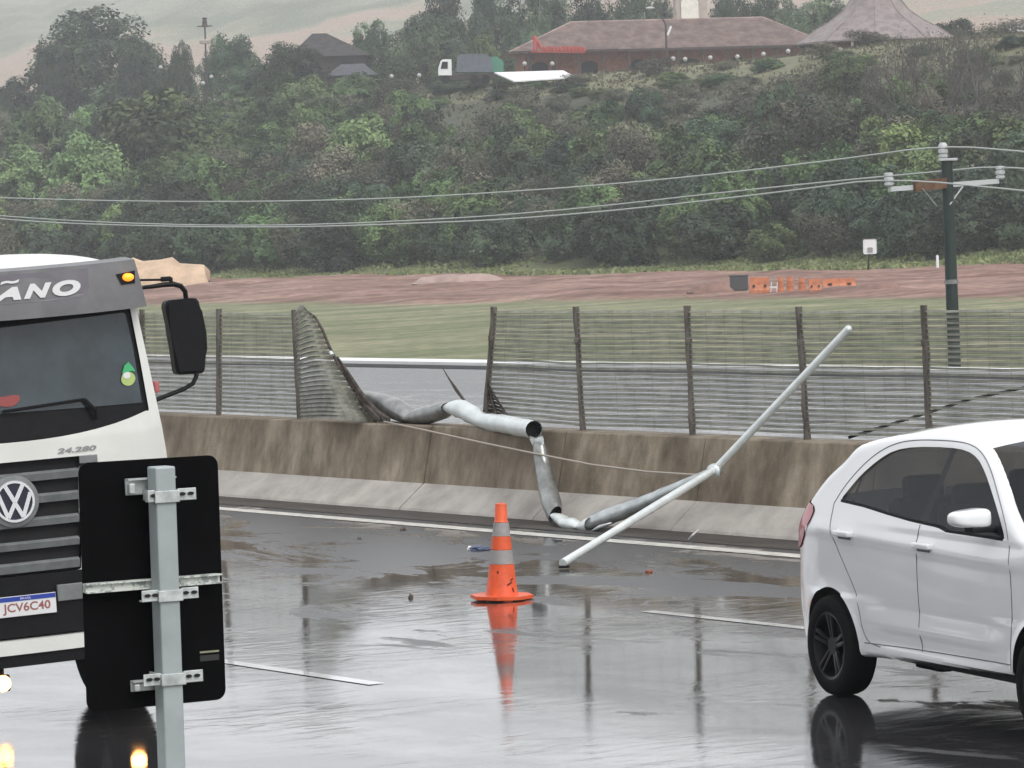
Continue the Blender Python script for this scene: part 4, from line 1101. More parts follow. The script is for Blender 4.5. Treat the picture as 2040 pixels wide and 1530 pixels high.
# emblem: ring with two stacked chevrons
EM = TM @ Matrix.Translation((.012, .043, 1.362)) @ Matrix(((0, 0, 1, 0), (1, 0, 0, 0), (0, 1, 0, 0), (0, 0, 0, 1)))
bm = bmesh.new(); lathe(bm, [(0, .004), (.128, .006), (.15, .0), (.155, -.03)], EM, 40); em = obj('emblem', bm, M['grillegrey'], truck, smooth='auto')
bm = bmesh.new(); lathe(bm, [(0, .0075), (.116, .0075)], EM, 40); obj('emblem_disc', bm, mat('dark_blue_black', (.012, .012, .03), .3), em)
bm = bmesh.new(); lathe(bm, [(.104, .007), (.106, .017), (.12, .017), (.124, .007)], EM, 48)
def stroke(P, w=.024, z=.009, h=.008):
    for (a, b), (c, d) in zip(P, P[1:]):
        L = math.hypot(c - a, d - b); dx, dy = (c - a) / L, (d - b) / L; nx, ny = -dy * w / 2, dx * w / 2
        prism(bm, [(a + nx, b + ny), (a - nx, b - ny), (c - nx, d - ny), (c + nx, d + ny)], lambda u, v, k: EM @ Vector((u, v, z + h * k)))
stroke([(-.052, .092), (0, -.004)], z=.0092); stroke([(.052, .092), (0, -.004)], z=.0096)
stroke([(-.096, .046), (-.045, -.092)], z=.0094); stroke([(-.045, -.092), (0, -.008)], z=.0102); stroke([(0, -.008), (.045, -.092)], z=.0106); stroke([(.045, -.092), (.096, .046)], z=.0098)
obj('emblem_ring', bm, M['chrome'], em)
bm = bmesh.new(); fit_text(bm, '24.280', .325, .57, 1.612, 1.642, lambda u, v: TF(u, v, .006), shear=.2, bold=.03); obj('badge', bm, M['badge'], truck)
# bumper, plate, lamps
bm = bmesh.new()
for za, zb, e in ((.41, .475, .03), (.58, .93, .035)):
    yy = mir(-1.08, 1.10, 40); gridsurf(bm, [[TF(y, za, -.06) for y in yy], [TF(y, za, e) for y in yy], [TF(y, zb, e) for y in yy], [TF(y, zb, -.06) for y in yy]])
yy = mir(-1.08, 1.10, 40); gridsurf(bm, [[TF(y, .41, -.055) for y in yy], [TF(y, .93, -.055) for y in yy]])
bu = obj('bumper', bm, M['blackplastic'], truck, smooth='auto')
bm = bmesh.new(); yy = mir(-.37, .44, 20); gridsurf(bm, [[TF(y, .478, 0) for y in yy], [TF(y, .482, .05) for y in yy], [TF(y, .562, .05) for y in yy], [TF(y, .57, .0) for y in yy]]); obj('bumper_band', bm, M['truckpaint'], bu, smooth='auto')
bm = bmesh.new(); box(bm, TF(.335, .812, .05), (.02, .165, .095), TM.to_3x3(), .004); obj('bumper_panel', bm, M['grillegrey'], bu)
bm = bmesh.new(); box(bm, T3(.055, .056, .763), (.006, .365, .118), TM.to_3x3(), .002); pl = obj('number_plate', bm, M['platew'], truck)
bm = bmesh.new(); box(bm, T3(.0595, .056, .806), (.002, .36, .026), TM.to_3x3()); obj('plate_band', bm, M['plateb'], pl)
bm = bmesh.new(); fit_text(bm, 'BRASIL', .025, .09, .8, .812, lambda u, v: T3(.0612, u, v)); obj('plate_country', bm, M['letter'], pl)
bm = bmesh.new(); fit_text(bm, 'JCV6C40', -.083, .203, .716, .782, lambda u, v: T3(.0592, u, v), bold=.02); obj('plate_number', bm, M['platel'], pl)
for s in (-1, 1):
    y = YC + s * .75
    bm = bmesh.new(); box(bm, TF(y, .74, .045), (.04, .34, .17), TM.to_3x3() @ Matrix.Rotation(s * .25, 3, 'Z'), .015); hl = obj('headlight', bm, mat('lamp_glass', (.4, .4, .42), .1, coat=1), truck, smooth='auto')
    bm = bmesh.new(); lathe(bm, [(0, .012), (.05, .008), (.062, 0)], Matrix.Translation(TF(y, .74, .068)) @ TM.to_3x3().to_4x4() @ Matrix.Rotation(math.pi / 2, 4, 'Y'), 20); obj('headlight_bulb', bm, M['headlight'], hl)
# lamp added below the bumper to give the warm glow on the road
LP = atY(6, 1362, 21.85)
bm = bmesh.new(); lathe(bm, [(0, .012), (.04, .01), (.05, 0)], Matrix.Translation(LP) @ TM.to_3x3().to_4x4() @ Matrix.Rotation(math.pi / 2, 4, 'Y'), 18)
fl = obj('added_glow_lamp', bm, M['headlight'], truck)
bm = bmesh.new(); bar(bm, LP - tu * .03, LP - tu * .03 + Vector((0, 0, .3)), .03, .03); box(bm, LP - tu * .022, (.03, .1, .1), TM.to_3x3(), .01); obj('added_lamp_bracket', bm, M['blackplastic'], fl)
LP = T3(.02, .70, .17)  # second added lamp, for warm reflections around the sign post
bm = bmesh.new(); lathe(bm, [(0, .012), (.04, .01), (.05, 0)], Matrix.Translation(LP) @ TM.to_3x3().to_4x4() @ Matrix.Rotation(math.pi / 2, 4, 'Y'), 18)
fl = obj('added_glow_lamp', bm, M['headlight'], truck)
bm = bmesh.new(); bar(bm, LP - tu * .03, LP - tu * .03 + Vector((0, 0, .3)), .03, .03); box(bm, LP - tu * .022, (.03, .1, .1), TM.to_3x3(), .01); obj('added_lamp_bracket', bm, M['blackplastic'], fl)
# chassis, wheels, load bed
bm = bmesh.new()
for s in (-1, 1): box(bm, T3(-4.3, YC + s * .42, .78), (8.2, .09, .26), TM.to_3x3())
box(bm, T3(-1.35, YC, .6), (.14, 1.7, .14), TM.to_3x3()); box(bm, T3(-.6, YC, .7), (1.0, 1.7, .36), TM.to_3x3(), .03)
box(bm, T3(-1.1, YC, 1.0), (1.7, 2.0, .2), TM.to_3x3())
obj('chassis', bm, M['blackplastic'], truck)
bm = bmesh.new(); box(bm, T3(-5.4, YC, 1.2), (6.4, 2.4, .2), TM.to_3x3(), .02); box(bm, T3(-2.32, YC, 1.75), (.1, 2.3, 1.0), TM.to_3x3(), .02)
for s in (-1, 1): box(bm, T3(-5.45, YC + s * 1.18, 1.55), (6.2, .05, .5), TM.to_3x3(), .01)
obj('load_bed', bm, M['grillegrey'], truck, smooth='auto')
for x, tw in ((-1.35, .28), (-5.6, .5), (-6.95, .5)):
    for s in (-1, 1):
        p = T3(x, YC + s * 1.0, 0); p.z = .5
        wheel(truck, Matrix.Translation(p) @ Matrix((tu, tl0, K3)).transposed().to_4x4() @ Matrix.Rotation(s * -math.pi / 2, 4, 'X'), .5, tw, .29, 6, M['grillegrey'], s)
# roof horn at the top of the cab
bm = bmesh.new(); box(bm, T3(-.62, .0, 2.83), (.14, .20, .075), TM.to_3x3(), .025, 3); tube(bm, [T3(-.5, -.06, 2.82), T3(-.42, -.06, 2.82)], [.02, .04], seg=12); obj('roof_horn', bm, M['letter'], truck, smooth='auto')
bm = bmesh.new(); box(bm, T3(-.60, .0, 2.775), (.16, .22, .05), TM.to_3x3(), .01); obj('horn_base', bm, M['dark'], truck)
bm = bmesh.new(); box(bm, T3(-.30, 1.06, 1.935), (.05, .03, .07), TM.to_3x3(), .01); obj('side_marker', bm, M['redpale'], truck)

# ------------------------------------------------------------------ power pole and wires
pb = atY(1902, 735, 69.0); pt_ = atY(1886, 318, 69.0)
pb.z = zt(pb.x, pb.y) - .1
axis = (pt_ - atY(1902, 735, 69.0)).normalized(); base = pt_ - axis * ((pt_.z - pb.z) / axis.z)
up_ = thing('power_pole', 'dark green power pole with crossarm and three pale insulators beyond the far road', 'power pole', base)
bm = bmesh.new(); tube(bm, [base.lerp(pt_, k / 12) for k in range(13)], [.135 - .03 * k / 12 for k in range(13)], seg=12); obj('pole_shaft', bm, M['polegreen'], up_, smooth='auto')
bm = bmesh.new(); q = base.lerp(pt_, .93); 
for k in (.66,): tube(bm, [base.lerp(pt_, k), base.lerp(pt_, k + .012)], .135, seg=12)
obj('pole_band', bm, M['galv_dark'], up_)
ac = atY(1884, 364, 68.8); aN = NV
aL, aR = atY(1772, 377, 68.0), atY(1988, 361, 70.0)
bm = bmesh.new(); bar(bm, aL, aR, .07, .09); obj('crossarm', bm, M['insul'], up_)
bm = bmesh.new(); bar(bm, aL.lerp(aR, .22) + Vector((0, -.09, .02)), aL.lerp(aR, .52) + Vector((0, -.09, .04)), .06, .2); obj('rusty_bracket', bm, mat('rusty_steel', (.13, .07, .04), .8, var=.4, scale=6), up_)
bm = bmesh.new(); tube(bm, [atY(1918, 372, 69.3), atY(1892, 408, 68.85)], .015, seg=6); tube(bm, [atY(1838, 376, 68.4), atY(1866, 410, 68.75)], .012, seg=6); obj('arm_brace', bm, M['galv'], up_)
def insulator(px, py, y, h=.3):
    c = atY(px, py, y); bm = bmesh.new()
    lathe(bm, [(0, 0), (.05, 0), (.085, .03), (.085, .07), (.06, .085), (.09, .11), (.09, .16), (.06, .18), (.085, .2), (.085, .25), (.05, h), (0, h)], Matrix.Translation(c), 14)
    obj('insulator', bm, M['insul'], up_, smooth='auto'); return c + Vector((0, 0, h))
i1 = insulator(1879, 316, 68.95); i2 = insulator(1771, 372, 68.0, .26); i3 = insulator(1993, 358, 70.0, .26)
bm = bmesh.new(); box(bm, pt_ + Vector((.02, 0, .0)), (.34, .26, .05), None, .01); obj('pole_cap', bm, M['insul'], up_)
def wire(P, Nn, label):
    pts = []
    P = chaikin(P, 2, False)
    for x, y in P: pts.append(atN(x, y, Nn))
    bm = bmesh.new(); tube(bm, pts, .017, seg=5); o = obj('overhead_wire', bm, M['wire'], smooth=True); tag(o, label, 'wire', 'overhead wires on the power pole'); return rebase(o, pts[0])
def NN(p): return p.dot(NV)
wire([(-250, 388), (0, 394), (200, 400), (400, 402), (560, 401), (700, 398), (850, 392), (1000, 383), (1200, 369), (1440, 346), (1680, 317), (1879, 289), (2040, 302), (2200, 318)], NN(i1), 'upper overhead wire from the top insulator, highest of the three')
wire([(-250, 408), (0, 437), (150, 446), (330, 451), (500, 453), (660, 451), (830, 445), (1000, 438), (1200, 422), (1400, 401), (1600, 377), (1771, 354), (2040, 380), (2200, 396)], NN(i2), 'lowest overhead wire, fixed to the left end of the crossarm')
wire([(-250, 404), (0, 431), (200, 443), (400, 449), (560, 449), (700, 445), (850, 438), (1000, 429), (1200, 411), (1400, 388), (1650, 362), (1880, 341), (1993, 330), (2200, 352)], NN(i3), 'middle overhead wire, fixed to the right end of the crossarm')

# ------------------------------------------------------------------ work site on the red mud
bm = bmesh.new()
p0 = hill(250, 556); p1 = hill(418, 560)
prof = [(255, 520), (262, 513), (285, 520), (320, 517), (345, 512), (362, 524), (385, 526), (408, 527), (414, 540), (418, 558), (398, 566), (330, 562), (270, 560), (250, 556)]
yy0 = min(p0.y, p1.y) - 5
ridge = [atY(x, y, yy0) for x, y in prof[:10]]
gz = min(zt(p.x, p.y) for p in (p0, p1)) - .3
rows = []
for k, dy, dz in ((0, -3.0, 0), (1, -2.0, .55), (2, -.8, .9), (3, 0, 1), (4, 1.2, .7), (5, 2.5, 0)):
    r = []
    for i, p in enumerate(ridge):
        wob = .5 * noise.noise(Vector((i * 1.3, k * 1.7, 2)))
        r.append(Vector((p.x + wob * .8, p.y + dy + wob, gz + (p.z - gz) * dz)))
    rows.append(r)
gridsurf(bm, rows); o = obj('tan_tarpaulin', bm, M['sand'], smooth='auto'); tag(o, 'tan tarpaulin heap on the red mud behind the truck mirror', 'tarpaulin'); rebase(o, (p0 + p1) / 2)
def mud_box(x0, x1, y0, y1, name, label, cat, m, shape, group=None):
    pm = hill((x0 + x1) / 2, y1); y = pm.y; pm.z += .1; a, b = atY(x0, y1, y), atY(x1, y1, y); h = (atY(x0, y0, y) - a).length; w = (b - a).length
    t = thing(name, label, cat, pm, group); R = None
    bm = bmesh.new()
    shape(bm, pm, w, h, y, t, m); return t
def drum(bm, p, w, h, y, t, m):
    r = w / 2
    lathe(bm, [(0, -.1), (r * 1.05, -.1), (r * 1.05, h * .08), (r * .95, h * .1), (r * .92, h * .34), (r * .98, h * .36), (r * .98, h * .42), (r * .88, h * .44), (r * .86, h * .68), (r * .92, h * .7), (r * .92, h * .76), (r * .8, h * .78), (r * .76, h * .97), (r * .7, h), (0, h)], Matrix.Translation(p), 20)
    obj('drum_body', bm, m, t, smooth='auto')
    b2 = bmesh.new(); lathe(b2, [(r * .8, h), (r * .8, h + .03), (0, h + .03)], Matrix.Translation(p), 16); obj('drum_lid', b2, m, t)
def barrier(bm, p, w, h, y, t, m):
    P = [(-.3, -.1), (.3, -.1), (.3, .12 * h), (.12, .5 * h), (.09, h), (-.09, h), (-.12, .5 * h), (-.3, .12 * h)]
    prism(bm, P, lambda u, v, k: p + Vector((-w / 2 + w * k, u, v))); obj('barrier_shell', bm, m, t)
    b2 = bmesh.new()
    for q in (-.3, .3): box(b2, p + Vector((w * q, -.2, h * .42)), (w * .12, .28, h * .16))
    obj('lift_slot', b2, M['darkwood'], t)
g = 'orange barriers on the mud'
mud_box(1494, 1532, 556, 585, 'orange_barrier', 'leftmost orange plastic barrier on the mud, beside the dark crate', 'barrier', M['orangefar'], barrier, g)
mud_box(1549, 1562, 556, 583, 'orange_drum', 'first of three upright orange drums from the left, right of the white trestle', 'drum', M['orangefar'], drum, g)
mud_box(1566, 1582, 556, 584, 'orange_drum', 'middle one of three upright orange drums on the mud', 'drum', M['orangefar'], drum, g)
mud_box(1590, 1606, 558, 584, 'orange_drum', 'third upright orange drum, next to the long low orange barrier', 'drum', M['orangefar'], drum, g)
mud_box(1612, 1636, 559, 584, 'orange_barrier', 'short orange barrier between the drums and the longest barrier', 'barrier', M['orangefar'], barrier, g)
mud_box(1640, 1704, 558, 576, 'orange_barrier', 'longest low orange barrier at the right end of the row on the mud', 'barrier', M['orangefar'], barrier, g)
def crate(bm, p, w, h, y, t, m):
    box(bm, p + Vector((0, 0, h * .45)), (w, w * .7, h), None, .03); obj('crate_body', bm, m, t)
    b2 = bmesh.new(); box(b2, p + Vector((0, 0, h * .98)), (w * 1.1, w * .76, h * .1), None, .02); obj('crate_lid', b2, m, t)
mud_box(1455, 1490, 552, 580, 'dark_crate', 'dark grey crate left of the orange barriers', 'crate', mat('dark_grey_crate', (.06, .06, .065), .7), crate)
def berm(bm, p, w, h, y, t, m):
    rows = []
    for k, (dy, f) in enumerate(((-1.2, -.15), (-.5, .75), (0, 1), (.6, .7), (1.4, -.15))):
        rows.append([p + Vector((-w / 2 + w * i / 10, dy, h * f * (1 - abs(i / 5 - 1) ** 5) + .12 * noise.noise(Vector((i * .9, k * 1.3, 1.5))))) for i in range(11)])
    gridsurf(bm, rows); obj('soil', bm, m, t, smooth=True)
mud_box(1370, 1462, 566, 585, 'soil_heap', 'low brown soil heap left of the dark crate', 'soil heap', M['dirt'], berm)
mud_box(1700, 1800, 566, 582, 'soil_heap', 'low brown soil heap right of the orange barriers', 'soil heap', M['dirt'], berm)
mud_box(820, 1010, 548, 566, 'soil_heap', 'long pale ridge of mud in the middle of the work site', 'soil heap', mat('pale_mud', (.33, .23, .2), .6, var=.2, scale=1), berm)
# white trestle between barriers, posts and the white sign at the wood's edge
p = hill(1540, 583); y = p.y; t = thing('white_trestle', 'small white trestle between two orange barriers', 'trestle', p)
bm = bmesh.new(); 
for x in (1535, 1547): tube(bm, [atY(x, 586, y), atY(x + 2, 562, y)], .035, seg=6)
obj('leg', bm, M['whiteplastic'], t); bm = bmesh.new(); bar(bm, atY(1533, 572, y), atY(1550, 572, y), .05, .1); obj('rail', bm, M['whiteplastic'], t)
p = hill(1728, 545); y = p.y - 2; t = thing('white_sign', 'square white sign on a post at the edge of the dark trees', 'sign', onground(p))
bm = bmesh.new(); c = atY(1733, 491, y); s_ = y / FPX
box(bm, c, (27 * s_, .06, 30 * s_), None, .1); obj('sign_board', bm, M['whiteplastic'], t)
bm = bmesh.new(); box(bm, c + Vector((0, -.045, -7 * s_)), (10 * s_, .02, 10 * s_), None, .05); obj('sign_mark', bm, mat('grey_mark', (.3, .3, .28), .6), t)
bm = bmesh.new(); tube(bm, [c + Vector((0, .06, 0)), onground(p, -.2)], .06, seg=6); obj('sign_post', bm, M['darkwood'], t)
for px, py, top, lab in ((1868, 528, 503, 'short white post beside the power pole at the wood edge'), (1241, 527, 484, 'thin pale post at the foot of the dark trees, above the middle of the mud')):
    p = hill(px, py + 8); y = p.y - 1; bm = bmesh.new(); r_ = .09 if px > 1500 else .05
    lathe(bm, [(0, -.2), (r_, -.2), (r_, (py - top) * y / FPX), (r_ * .5, (py - top) * y / FPX + .1), (0, (py - top) * y / FPX + .1)], Matrix.Translation(onground(p)), 8); o = obj('marker_post', bm, M['whiteplastic'] if px > 1500 else M['taupe'], smooth='auto'); tag(o, lab, 'post'); rebase(o, onground(p))

# ------------------------------------------------------------------ buildings on the terrace
def quad(bm, *P): return face(bm, P)
A, B = atY(1014, 104, 432), atY(1650, 98, 436)
ux = (B - A); ux.z = 0; LEN = ux.length; ux.normalize(); uy = Vector((-ux.y, ux.x, 0))
gz = min(zt(A.x, A.y), zt(B.x, B.y)) - .6
rest = thing('restaurant_building', 'long low brick building with a brown hipped tile roof on the hill terrace', 'building', Vector((A.x, A.y, gz)))
def R3(a, b, z): return Vector((A.x, A.y, 0)) + ux * a + uy * b + Vector((0, 0, z))
ez = A.z; rz = atY(1140, 43, 438).z; DEP = 13.0
i0 = (atY(1140, 43, 438) - A).dot(ux)
bm = bmesh.new()
f1, f2, b1, b2_ = R3(0, 0, ez), R3(LEN, 0, ez), R3(0, DEP, ez), R3(LEN, DEP, ez); r1, r2 = R3(i0, DEP / 2, rz), R3(LEN - i0 * .8, DEP / 2, rz)
quad(bm, f1, f2, r2, r1); quad(bm, b2_, b1, r1, r2); quad(bm, b1, f1, r1); quad(bm, f2, b2_, r2)
bmesh.ops.solidify(bm, geom=bm.faces[:], thickness=.18)
for a, b in ((r1, r2), (f1, r1), (f2, r2)): tube(bm, [a, b], .12, seg=6)
rf = obj('roof', bm, M['rooftile'], rest)
bm = bmesh.new(); box(bm, R3(LEN * .67, .05, ez - .12), (LEN * .64, .12, .3), Matrix((ux, uy, K3)).transposed()); box(bm, R3(LEN * .17, .05, ez - .05), (LEN * .34, .12, .3), Matrix((ux, uy, K3)).transposed()); obj('fascia', bm, M['darkwood'], rest)
bm = bmesh.new(); RR = Matrix((ux, uy, K3)).transposed()
box(bm, R3(LEN / 2 + .6, 2.2 + DEP / 2 - 1, (gz + ez) / 2), (LEN - 3, DEP - 3, ez - gz), RR); obj('wall', bm, M['brick'], rest)
for k in range(12):
    a = 2.4 + k * (LEN - 4) / 11.5
    bm = bmesh.new(); box(bm, R3(a, .5, (gz + ez) / 2), (.28, .28, ez - gz), RR); obj('veranda_post', bm, M['darkwood'], rest)
    bm = bmesh.new(); w_ = 1.0 if k != 6 else 1.4
    P = [(-w_, 0), (w_, 0), (w_, 1.5)] + [(w_ * math.cos(t), 1.5 + .55 * math.sin(t)) for t in [math.pi * q / 8 for q in range(1, 8)]] + [(-w_, 1.5)]
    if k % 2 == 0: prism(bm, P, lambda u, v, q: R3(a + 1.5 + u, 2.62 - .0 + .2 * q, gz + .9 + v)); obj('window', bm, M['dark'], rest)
    else: bm.free()
# low parapet of brick in front of the right half
bm = bmesh.new(); box(bm, R3(LEN * .62, .45, gz + .7), (LEN * .5, .25, 1.9), RR); obj('brick_parapet', bm, M['brick'], rest)
# red script-like letters on the front edge of the roof: illegible from here
bm = bmesh.new()
def rp(px, py): return atY(px, py, 431.4)
rsn = random.Random(9)
tube(bm, [rp(1063, 72), rp(1067, 80), rp(1066, 101)], .28, seg=6); tube(bm, [rp(1060, 74), rp(1072, 84), rp(1080, 98)], .2, seg=6)
x = 1083
while x < 1164:
    h = rsn.choice((9, 10, 11, 8)); tube(bm, [rp(x, 102), rp(x + 1, 102 - h), rp(x + 5, 103 - h), rp(x + 6, 102)], .17, seg=6)
    if rsn.random() < .5: tube(bm, [rp(x + 1, 97), rp(x + 6, 97)], .14, seg=5)
    x += rsn.uniform(7, 9)
bar(bm, rp(1058, 103), rp(1166, 104), .1, .2)
obj('roof_sign', bm, M['redsign'], rest)
ch = R3((atY(1378, 40, 441) - A).dot(ux), DEP / 2 + 1.0, rz); wch = 64 * 441 / FPX
bm = bmesh.new(); box(bm, ch + Vector((0, .3, .6)), (wch, 2.2, 4.4), RR, .1); cm_ = obj('chimney', bm, M['taupe'], rf)
bm = bmesh.new(); c2 = atY(1374, 18, ch.y - .85); P = [(-1.05, -1.25), (1.05, -1.25), (1.05, .75), (.95, 1.0), (.7, 1.2), (.3, 1.3), (-.3, 1.3), (-.7, 1.2), (-.95, 1.0), (-1.05, .75)]; prism(bm, P, lambda u, v, k: c2 + ux * u + K3 * v + uy * (-.15 + .3 * k)); obj('chimney_panel', bm, M['cream'], cm_)

# round pavilion
pc = atY(1746, 92, 398); pc = Vector((pc.x, pc.y, 0)); ez2 = atY(1590, 89, 398).z; Rp = 165 * 398 / FPX; gz2 = zt(pc.x, pc.y) - .3
pav = thing('round_pavilion', 'round pavilion with a tall pointed grey brown roof right of the long building', 'pavilion', Vector((pc.x, pc.y, gz2)))
bm = bmesh.new(); Mx = Matrix.Translation(Vector((pc.x, pc.y, ez2))) @ Matrix.Rotation(.2, 4, 'Z')
lathe(bm, [(Rp * .97, -.25), (Rp, -.15), (Rp, 0), (Rp * .77, 1.3), (Rp * .58, 2.24), (Rp * .42, 3.3), (Rp * .29, 4.8), (Rp * .17, 6.2), (Rp * .16, 6.2)], Mx, 10)
for k in range(10):
    a = 2 * math.pi * k / 10
    tube(bm, [Mx @ Vector((r * math.cos(a), r * math.sin(a), z + .04)) for r, z in ((Rp, 0), (Rp * .77, 1.3), (Rp * .58, 2.24), (Rp * .42, 3.3), (Rp * .29, 4.8), (Rp * .17, 6.2))], .07, seg=5)
prf = obj('roof', bm, M['roofgrey'], pav)
bm = bmesh.new(); lathe(bm, [(Rp * .15, 6.1), (Rp * .15, 6.7), (Rp * .24, 6.7), (Rp * .02, 8.0), (0, 8.0)], Mx, 10); obj('lantern', bm, M['darkwood'], prf)
for k in range(10):
    a = 2 * math.pi * (k + .5) / 10; q = Mx @ Vector((Rp * .88 * math.cos(a), Rp * .88 * math.sin(a), -.2))
    bm = bmesh.new(); tube(bm, [q, Vector((q.x, q.y, gz2))], .13, seg=8); obj('post', bm, M['cream'] if k % 3 == 0 else M['darkwood'], pav)
bm = bmesh.new(); lathe(bm, [(Rp * .6, 0), (Rp * .6, ez2 - gz2 + .5)], Matrix.Translation(Vector((pc.x, pc.y, gz2))), 24); obj('wall', bm, M['brick'], pav)

# house on the left behind the trees: two hipped roofs
def hip_house(name, label, xl, xr, yeave, ytop, xr0, xr1, Y, m, dep=9, wallm=None):
    a, b = atY(xl, yeave, Y), atY(xr, yeave, Y + .3); g_ = min(zt(a.x, a.y), zt(b.x, b.y)) - .4; e = (a.z + b.z) / 2
    t = thing(name, label, 'house', Vector(((a.x + b.x) / 2, Y + dep / 2, g_)))
    r1, r2 = atY(xr0, ytop, Y + dep / 2), atY(xr1, ytop, Y + dep / 2); r2.z = r1.z
    f1, f2, b1, b2 = Vector((a.x, Y, e)), Vector((b.x, Y, e)), Vector((a.x, Y + dep, e)), Vector((b.x, Y + dep, e))
    bm = bmesh.new(); quad(bm, f1, f2, r2, r1); quad(bm, b2, b1, r1, r2); quad(bm, b1, f1, r1); quad(bm, f2, b2, r2); bmesh.ops.solidify(bm, geom=bm.faces[:], thickness=.2); obj('roof', bm, m, t)
    bm = bmesh.new(); box(bm, Vector(((a.x + b.x) / 2, Y + dep / 2, (e + g_) / 2)), (b.x - a.x - 1.6, dep - 1.6, e - g_)); obj('wall', bm, wallm or M['taupe'], t)
    for q in (.3, .7):
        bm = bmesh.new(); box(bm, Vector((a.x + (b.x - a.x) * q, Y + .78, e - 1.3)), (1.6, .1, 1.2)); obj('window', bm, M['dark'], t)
    return t
hip_house('hip_roof_house', 'house with a brown grey hipped roof half hidden by the dark trees', 572, 742, 112, 67, 622, 650, 478, mat('dark_shingles', (.1, .088, .09), .8, var=.25, scale=1.2), wallm=M['darkwood'])
hip_house('low_shed', 'low shed with a grey blue roof in front of the hipped house', 648, 752, 150, 128, 680, 725, 462, mat('slate_roof', (.15, .16, .18), .6, var=.2, scale=2), 6, wallm=M['darkwood'])

# lorry parked before the long building, seen from the side
Y = 424; t = thing('parked_lorry', 'parked lorry with a white cab and grey blue load in front of the long building', 'truck', atY(935, 163, Y))
g_ = atY(935, 163, Y).z; 
def Q(px, py, d=0): p = atY(px, py, Y); return Vector((p.x, Y + d, p.z))
bm = bmesh.new(); P = [(873, 150), (873, 136), (878, 121), (883, 118), (899, 118), (900, 150)]; prism(bm, P, lambda u, v, k: Q(u, v, 2.2 * k)); cabf = obj('cab', bm, M['whitesheet'], t)
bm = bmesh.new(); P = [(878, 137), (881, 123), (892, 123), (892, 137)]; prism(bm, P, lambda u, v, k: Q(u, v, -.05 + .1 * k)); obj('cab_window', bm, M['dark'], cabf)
bm = bmesh.new(); P = [(909, 144), (911, 112), (918, 108), (972, 108), (979, 118), (981, 144)]; prism(bm, P, lambda u, v, k: Q(u, v, 2.4 * k)); obj('load', bm, M['greyblue'], t)
bm = bmesh.new(); prism(bm, [(876, 160), (876, 150), (984, 146), (984, 157)], lambda u, v, k: Q(u, v, .3 + 1.6 * k)); obj('chassis', bm, M['darkwood'], t)
for px in (888, 945, 968):
    bm = bmesh.new(); lathe(bm, [(0, 0), (.5, 0), (.5, .35), (0, .35)], Matrix.Translation(Q(px, 158, .05)) @ Matrix.Rotation(-math.pi / 2, 4, 'X'), 16); obj('wheel', bm, M['rubber'], t)
bm = bmesh.new(); P = [(972, 142), (974, 111), (990, 110), (1003, 120), (1003, 140)]; prism(bm, P, lambda u, v, k: Vector((0, 3.2, 0)) + Q(u, v, 2.0 * k)); o = obj('green_box', bm, M['green']); tag(o, 'green box behind the rear of the parked lorry', 'box'); p_ = Q(988, 160, 4); rebase(o, p_)
for v in o.data.vertices:
    if v.co.z < -.9: v.co.z = -1.2
# white sheet roof on posts
t = thing('carport', 'flat white sheet roof on posts in front of the parked lorry', 'carport', onground(atY(1065, 165, 414)))
bm = bmesh.new(); cs = [atY(985, 144, 417.5), atY(1122, 140, 418.5), atY(1146, 153, 413), atY(1024, 161, 412)]
up = [bm.verts.new(p) for p in cs]; dn = [bm.verts.new(p - Vector((0, 0, .15))) for p in cs]
bm.faces.new(up); bm.faces.new(dn[::-1])
for i in range(4): bm.faces.new((up[i], up[(i + 1) % 4], dn[(i + 1) % 4], dn[i]))
obj('roof_sheet', bm, M['whitesheet'], t)
for p in cs:
    p = p * .96 + sum(cs, Vector()) / 4 * .04; bm = bmesh.new(); tube(bm, [p - Vector((0, 0, .1)), Vector((p.x, p.y, zt(p.x, p.y) - .3))], .08, seg=6); obj('post', bm, M['darkwood'], t)
# pale roof glimpsed at the far right
hip_house('white_roof_house', 'small building with a white roof behind the bare trees at the right edge', 1998, 2075, 62, 47, 2015, 2060, 430, M['whitesheet'], 5)

# lamps with white globes, street lamp, dark lantern
GL = [(320, 134, 0), (405, 166, 1), (421, 153, 1), (780, 152, 0), (835, 150, 0), (1100, 127, 2), (1045, 127, 2), (1341, 117, 2), (1365, 118, 2), (1415, 115, 2), (1469, 113, 2), (1521, 108, 2), (1570, 102, 2), (1675, 99, 3)]
LB = {0: 'white globe lamp on a short post among the dark trees', 1: 'white globe lamp beside the pale yard', 2: 'white globe lamp hanging along the veranda of the long building', 3: 'white globe lamp under the eave of the round pavilion'}
UNI = {0: 'white globe lamp below the big dark tree at the left', 3: 'white globe lamp left of the low grey blue shed, in shade', 4: 'white globe lamp left of the parked lorry'}
for k, (px, py, kind) in enumerate(GL):
    Y = {0: 455, 1: 470, 2: 430, 3: 389}[kind]
    if px == 320: Y = 510
    c = atY(px, py, Y); g_ = zt(c.x, c.y)
    r_ = .27 if kind != 1 else .26
    t = thing('globe_lamp', UNI.get(k, LB[kind]), 'lamp', Vector((c.x, c.y, g_)), 'white globe lamps on the terrace')
    bm = bmesh.new(); bmesh.ops.create_uvsphere(bm, u_segments=14, v_segments=9, radius=r_, matrix=Matrix.Translation(c)); obj('lamp_globe', bm, M['globe'], t, smooth=True)
    bm = bmesh.new(); tube(bm, [c - Vector((0, 0, r_ * .9)), Vector((c.x, c.y, min(g_, c.z - 1) - .2))], .07, seg=6); obj('lamp_post', bm, M['darkwood'], t)
Y = 424
t = thing('street_lamp', 'dark street lamp with a curved arm before the long brown roof', 'street lamp', onground(atY(1329, 150, Y)))
